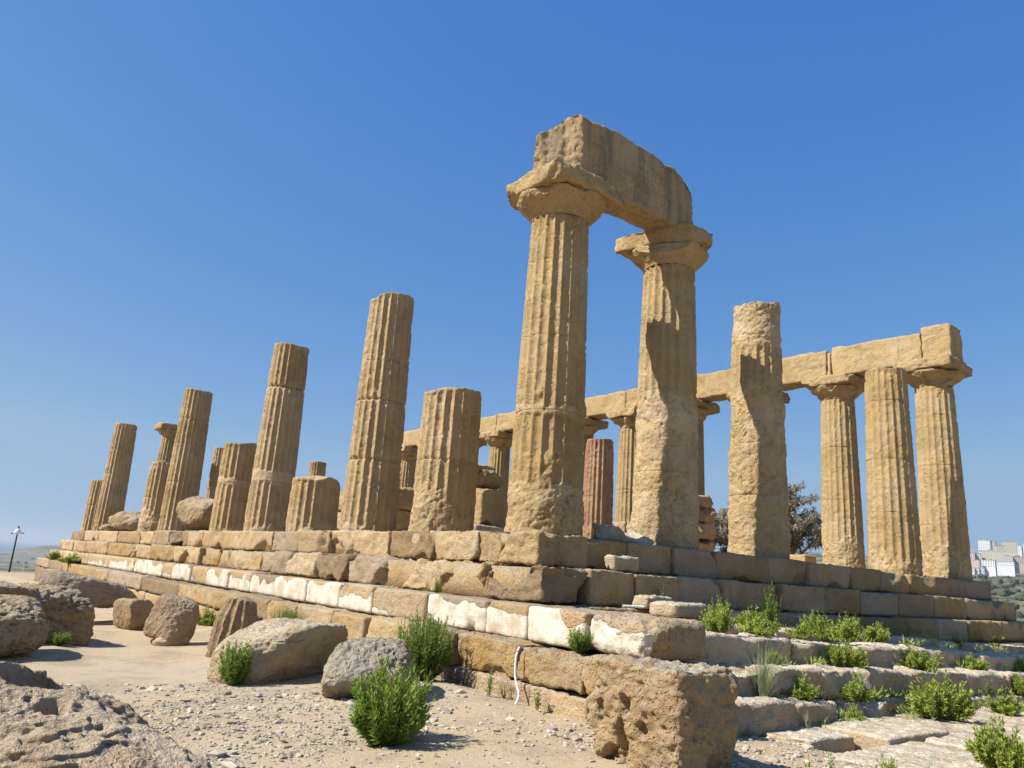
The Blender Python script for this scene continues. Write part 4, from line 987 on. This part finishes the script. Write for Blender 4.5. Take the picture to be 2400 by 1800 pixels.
# withered sprig on the bank
rs_ = np.random.RandomState(3); br = []
for k in range(14):
    a = rs_.uniform(0, 6.28); l = rs_.uniform(0.12, 0.26); tt = np.linspace(0, 1, 5)[:, None]
    br.append(tube_pts(np.array((math.cos(a), math.sin(a), 0)) * tt * l * 0.5 + np.array((0, 0, 1.0)) * tt * l + np.cumsum(rs_.normal(0, 0.012, (5, 3)), 0), 0.004, 0.001, 4))
tag(obj("dry_sprig", mesh(*join(br)), plain("dry_stalk", (0.16, 0.10, 0.06), 0.9), loc=(-2.18, -1.95, -2.15)), "withered brown sprig beside the thin green sprig", "weed")

# ------------------------------------------------------------------ white cables
def cable(pts, label, r=0.014):
    pts = np.array(pts, float); t = np.linspace(0, len(pts) - 1, 40)
    i = np.clip(t.astype(int), 0, len(pts) - 2); f = (t - i)[:, None]
    p0 = pts[np.maximum(i - 1, 0)]; p1 = pts[i]; p2 = pts[i + 1]; p3 = pts[np.minimum(i + 2, len(pts) - 1)]
    q = 0.5 * (2 * p1 + (p2 - p0) * f + (2 * p0 - 5 * p1 + 4 * p2 - p3) * f ** 2 + (3 * p1 - p0 - 3 * p2 + p3) * f ** 3)
    V, F = tube_pts(q, r, r, 8)
    tag(obj("white_cable", mesh(V - pts[0], F), M_CABLE, loc=pts[0]), label, "cable")
M_CABLE = plain("white_plastic_cable", (0.72, 0.71, 0.67), 0.5, var=0.05)
cable([(-2.12, -2.13, -1.52), (-2.17, -2.14, -1.62), (-2.17, -2.14, -1.84), (-2.18, -2.20, -1.96), (-2.20, -2.27, -2.06), (-2.24, -2.25, -2.18)], "white cable hanging down the lowest step to the ground")
cable([(0.15, -1.70, -1.00), (0.5, -1.82, -1.0), (0.76, -1.95, -1.0), (0.82, -2.02, -1.04), (0.83, -2.06, -1.13)], "short white cable looping over the third step", 0.016)

# ------------------------------------------------------------------ tree behind the temple
def tree(x, y, z, H, W, seed, label, name="bare_tree"):
    t = empty(name, (x, y, z), label, "tree")
    rs = np.random.RandomState(seed); tubes = []; tips = []
    def grow(p, d, L, r, lev):
        n = 6; pts = [p]
        for k in range(n - 1):
            d = d + rs.normal(0, 0.16, 3) + np.array((0, 0, 0.05)); d /= np.linalg.norm(d); p = p + d * L / (n - 1); pts.append(p)
        tubes.append((tube_pts(pts, r, r * 0.6, 6 if lev < 2 else 4), lev))
        if lev >= 2: tips.extend(pts[1:])
        if lev < 5:
            for k in range(rs.randint(3, 5) if lev else 6):
                a = rs.uniform(0, 6.28); q = pts[rs.randint(2, n)] if k else pts[-1]
                o = np.array((math.cos(a), math.sin(a), rs.uniform(0.0, 0.9))); nd = d * 0.85 + o * 0.62 + np.array((0, 0, 0.12)); nd /= np.linalg.norm(nd)
                grow(q, nd, L * rs.uniform(0.55, 0.82), r * 0.55, lev + 1)
    grow(np.zeros(3), np.array((0, 0, 1.0)), H * 0.12, 0.055, 0)
    allp = np.concatenate([q[0][0] for q in tubes]); sc = np.array((W / 2 / np.percentile(np.abs(allp[:, :2]), 98), W / 2 / np.percentile(np.abs(allp[:, :2]), 98), H / allp[:, 2].max()))
    V, F = join([q[0] for q in tubes if q[1] < 2]); obj("trunk", mesh(V * sc, F), M_BARK, t)
    V, F = join([q[0] for q in tubes if q[1] >= 2]); obj("branch", mesh(V * sc, F), M_BARK, t)
    P = np.array(tips); P = np.repeat(P, 13, 0) * sc
    P = P + rs.normal(0, 0.07, P.shape); n = len(P)
    D = rs.normal(size=(n, 3)); D /= np.linalg.norm(D, axis=1, keepdims=True); Nn = np.cross(D, rs.normal(size=(n, 3))); Nn /= np.linalg.norm(Nn, axis=1, keepdims=True)
    V, T = leaf_quads(P, D, Nn, rs.uniform(0.09, 0.17, n), rs.uniform(0.04, 0.07, n))
    obj("crown", mesh(V, None, {'tint': np.repeat(rs.rand(n), 5)}, False, T), M_DRYLEAF, t)
tree(26.9, 11.9, -2.9, 7.5, 7.2, 4, "greyish half bare tree seen behind the right hand columns")
tree(21.5, 15.3, -2.9, 5.6, 3.4, 9, "thin bare shrub showing beyond the wall stub between two columns", "bare_shrub")

# ------------------------------------------------------------------ lamp post, floodlight
M_POST = plain("dark_green_paint", (0.03, 0.06, 0.06), 0.5); M_WHITE = plain("white_enamel", (0.75, 0.75, 0.73), 0.4, var=0.04)
def lamp_post(x, y, z, H):
    t = empty("lamp_post", (x, y, z), "slim dark lamp post with white head far left beyond the rocks", "lamp post")
    V, F = tube_pts([(0, 0, 0), (0, 0, H * 0.5), (0, 0, H)], 0.075, 0.055, 10); obj("pole", mesh(V, F), M_POST, t)
    V, F = tube_pts([(0, 0, H - 0.02), (0, 0, H + 0.12), (0, 0, H + 0.34), (0, 0, H + 0.46)], 0.20, 0.16, 14); v = V.reshape(4, 14, 3); v[0, :, :2] *= 0.4; v[1, :, :2] *= 1.3; v[3, :, :2] *= 0.3
    obj("lamp_housing", mesh(v.reshape(-1, 3), F), M_WHITE, t)
    V, F = tube_pts([(0, 0, H + 0.4), (0, 0, H + 0.66)], 0.07, 0.05, 8); obj("finial", mesh(V, F), M_POST, t)
    for sgn in (-1, 1):
        d = rt * sgn; V, F = tube_pts([d * 0.1 + (0, 0, H + 0.2), d * 0.25 + (0, 0, H + 0.16), d * 0.36 + (0, 0, H + 0.10)], 0.025, 0.025, 6)
        a = obj("lamp_arm", mesh(V, F), M_WHITE, t)
        V, F = block((0.20, 0.14, 0.08), 0.05, 3, rough=0, rad=0.03, nchip=0); obj("floodlight", mesh(V + d * 0.42 + np.array((0, 0, H + 0.08)), F), M_POST, a)
lamp_post(-0.64, 63.1, -3.4, 3.15)
t = empty("dome_light", (0.18, 62.5, -3.35), "small white dome light on the slope right of the lamp post", "lamp")
V, F = tube_pts([(0, 0, -0.3), (0, 0, 0.12)], 0.05, 0.05, 8); obj("stand", mesh(V, F), M_POST, t)
V, F = rock((0.42, 0.42, 0.34), 16, 2, k=0, p=2, rough=0, boxy=0, fine=0, flat=-0.25); obj("dome", mesh(V + np.array((0, 0, 0.05)), F), M_WHITE, t)
V, F = tube_pts([(0, 0, 0.3), (0, 0, 0.95)], 0.018, 0.012, 6); obj("mast", mesh(V, F), M_WHITE, t)

# ------------------------------------------------------------------ the town on the far hill, woods below it
M_WIN = plain("dark_window_glass", (0.10, 0.11, 0.12), 0.3)
def bmat(name, c): return plain(name, c, 0.85, var=0.06, scale=0.4)
BM = [bmat("white_render", (0.60, 0.59, 0.56)), bmat("cream_render", (0.52, 0.46, 0.36)), bmat("grey_render", (0.36, 0.35, 0.34)), bmat("pink_render", (0.48, 0.38, 0.33))]
M_ROOF = bmat("terracotta_roof", (0.30, 0.17, 0.12)); M_ROOFG = bmat("grey_roof", (0.28, 0.27, 0.26))
def building(x, y, z, W, H, depth, label, mi, roof=M_ROOFG, seed=0):
    az = math.atan2(x - CAM[0], y - CAM[1])
    t = empty("apartment_building" if H > 10 else "town_house", (x, y, z), label, "building", "buildings of the town on the hill", rz=-az + (seed % 5 - 2) * 0.12)
    V, F = boxmesh([((-W / 2, 0, -22), (W / 2, depth, H))]); obj("wall", mesh(V, F, smooth=False), BM[mi], t)
    V, F = boxmesh([((-W / 2 - 0.3, -0.3, H + 0.01), (W / 2 + 0.3, depth + 0.3, H + 0.7))] + ([((-W * 0.2, depth * 0.3, H + 0.71), (W * 0.1, depth * 0.7, H + 3.0))] if H > 12 else [])); obj("roof", mesh(V, F, smooth=False), roof, t)
    fl = max(2, int(H / 3.1)); nb = max(2, int(W / 3.4)); bx = []
    for f in range(fl):
        for b in range(nb):
            cx = -W / 2 + (b + 0.5) * W / nb; cz = (f + 0.5) * H / fl
            bx.append(((cx - W / nb * 0.22, -0.06, cz - 0.75), (cx + W / nb * 0.22, 0.2, cz + 0.75)))
        nd = max(2, int(depth / 4))
        for b in range(nd):
            cy = (b + 0.5) * depth / nd; cz = (f + 0.5) * H / fl
            bx.append(((-W / 2 - 0.06, cy - 0.7, cz - 0.75), (-W / 2 + 0.2, cy + 0.7, cz + 0.75)))
    V, F = boxmesh(bx); tag(obj("window", mesh(V, F, smooth=False), M_WIN, t), kind='stuff')
TOWN = [(1805, 660, 107.5, 22.1, 25.6, 16, "tallest white tower block on the skyline of the far town", 0), (1885, 673, 117.2, 11.7, 19.8, 14, "grey tower block touching the right side of the white tower", 2),
        (1757, 675, 98.2, 21.3, 18.4, 14, "grey block at the left end of the far town beside the rightmost column", 2), (1871, 634, 111.7, 25.9, 23.9, 16, "cream apartment block right of the white tower on the skyline", 1),
        (1810, 631, 109.1, 15.5, 13.6, 12, "low cream block between the white tower and the cream apartment block", 1), (1796, 591, 101.4, 6.6, 20.8, 10, "narrow white tower near the right edge of the picture", 0),
        (1849, 600, 106.5, 7.8, 22.3, 10, "white tower cut by the right edge of the picture", 0), (1687, 603, 85.5, 43.7, 18.2, 14, "long cream building below the white tower", 1),
        (1643, 560, 80.5, 14.0, 12.2, 10, "small square cream building right of the long cream building", 1), (1660, 548, 79.0, 27.9, 13.1, 12, "wide tan building at the right edge of the picture", 3),
        (1548, 560, 66.1, 20.1, 12.6, 10, "white building below the left half of the long cream building", 0), (1592, 552, 70.9, 34.0, 8.5, 10, "long low white building above the woods", 0),
        (1438, 546, 52.3, 6.5, 8.0, 7, "leftmost small white house at the edge of the woods", 0), (1445, 541, 52.9, 6.0, 7.4, 7, "middle small white house at the edge of the woods", 0), (1451, 536, 53.4, 7.6, 8.4, 7, "right small white house at the edge of the woods", 0),
        (1527, 577, 66.7, 18.4, 10.9, 10, "pinkish block left of the white building", 3), (1652, 630, 86.0, 15.5, 11.8, 10, "pinkish block below the grey left end block", 3), (1664, 621, 86.0, 13.6, 10.9, 10, "pink roofed block left of the long cream building", 3)]
for k, (x, y, z, W, H, dp, lab, mi) in enumerate(TOWN):
    building(x, y, z, W, H, dp, lab, mi, M_ROOF if mi == 3 else M_ROOFG, k)

def woods():
    rs = np.random.RandomState(5); P, F = lattice(4, 4, 4)
    D = P / 4 * 2 - 1; D /= np.linalg.norm(D, axis=1, keepdims=True)
    N = 3600
    az = np.radians(np.concatenate([rs.uniform(56, 84, 2400), rs.uniform(-6, 30, 1200)])); d = np.concatenate([rs.uniform(400, 1480, 2400), np.exp(rs.uniform(np.log(250), np.log(3500), 1200))])
    x = CAM[0] + d * np.sin(az); y = CAM[1] + d * np.cos(az); P2 = np.stack([x, y, 0 * x], 1)
    n = fbm(P2 * 0.006, 44, 3)
    band = np.exp(-((d - 1180) / 280) ** 2) * 0.75
    keep = rs.rand(N) < np.where(np.arange(N) < 2400, np.clip(band + n * 1.2 + 0.08, 0.02, 1), np.clip(0.3 + n * 2, 0, 1))
    x, y, d = x[keep], y[keep], d[keep]; m = len(x); z = ground_z(x, y)
    s = rs.uniform(2.2, 5.5, m)
    A = D[None] * (1 + 0.28 * rs.uniform(-1, 1, (m, len(D), 1))) * s[:, None, None] * np.array((1.25, 1.25, 0.85)) + np.stack([x, y, z + s * 0.55], 1)[:, None]
    Q = (F[None] + (np.arange(m) * len(D))[:, None, None]).reshape(-1, 4)
    g = NT("distant_foliage"); ti = g.attr("tint")
    g.l(g.mix(ti, (0.040, 0.052, 0.026), (0.105, 0.115, 0.058)), g.b.inputs["Base Color"])
    tag(obj("woodland", mesh(A.reshape(-1, 3), Q, {'tint': np.repeat(rs.rand(m), len(D))}), g.m), "dark green woods and scrub on the far slopes", "woodland", kind='stuff')
woods()
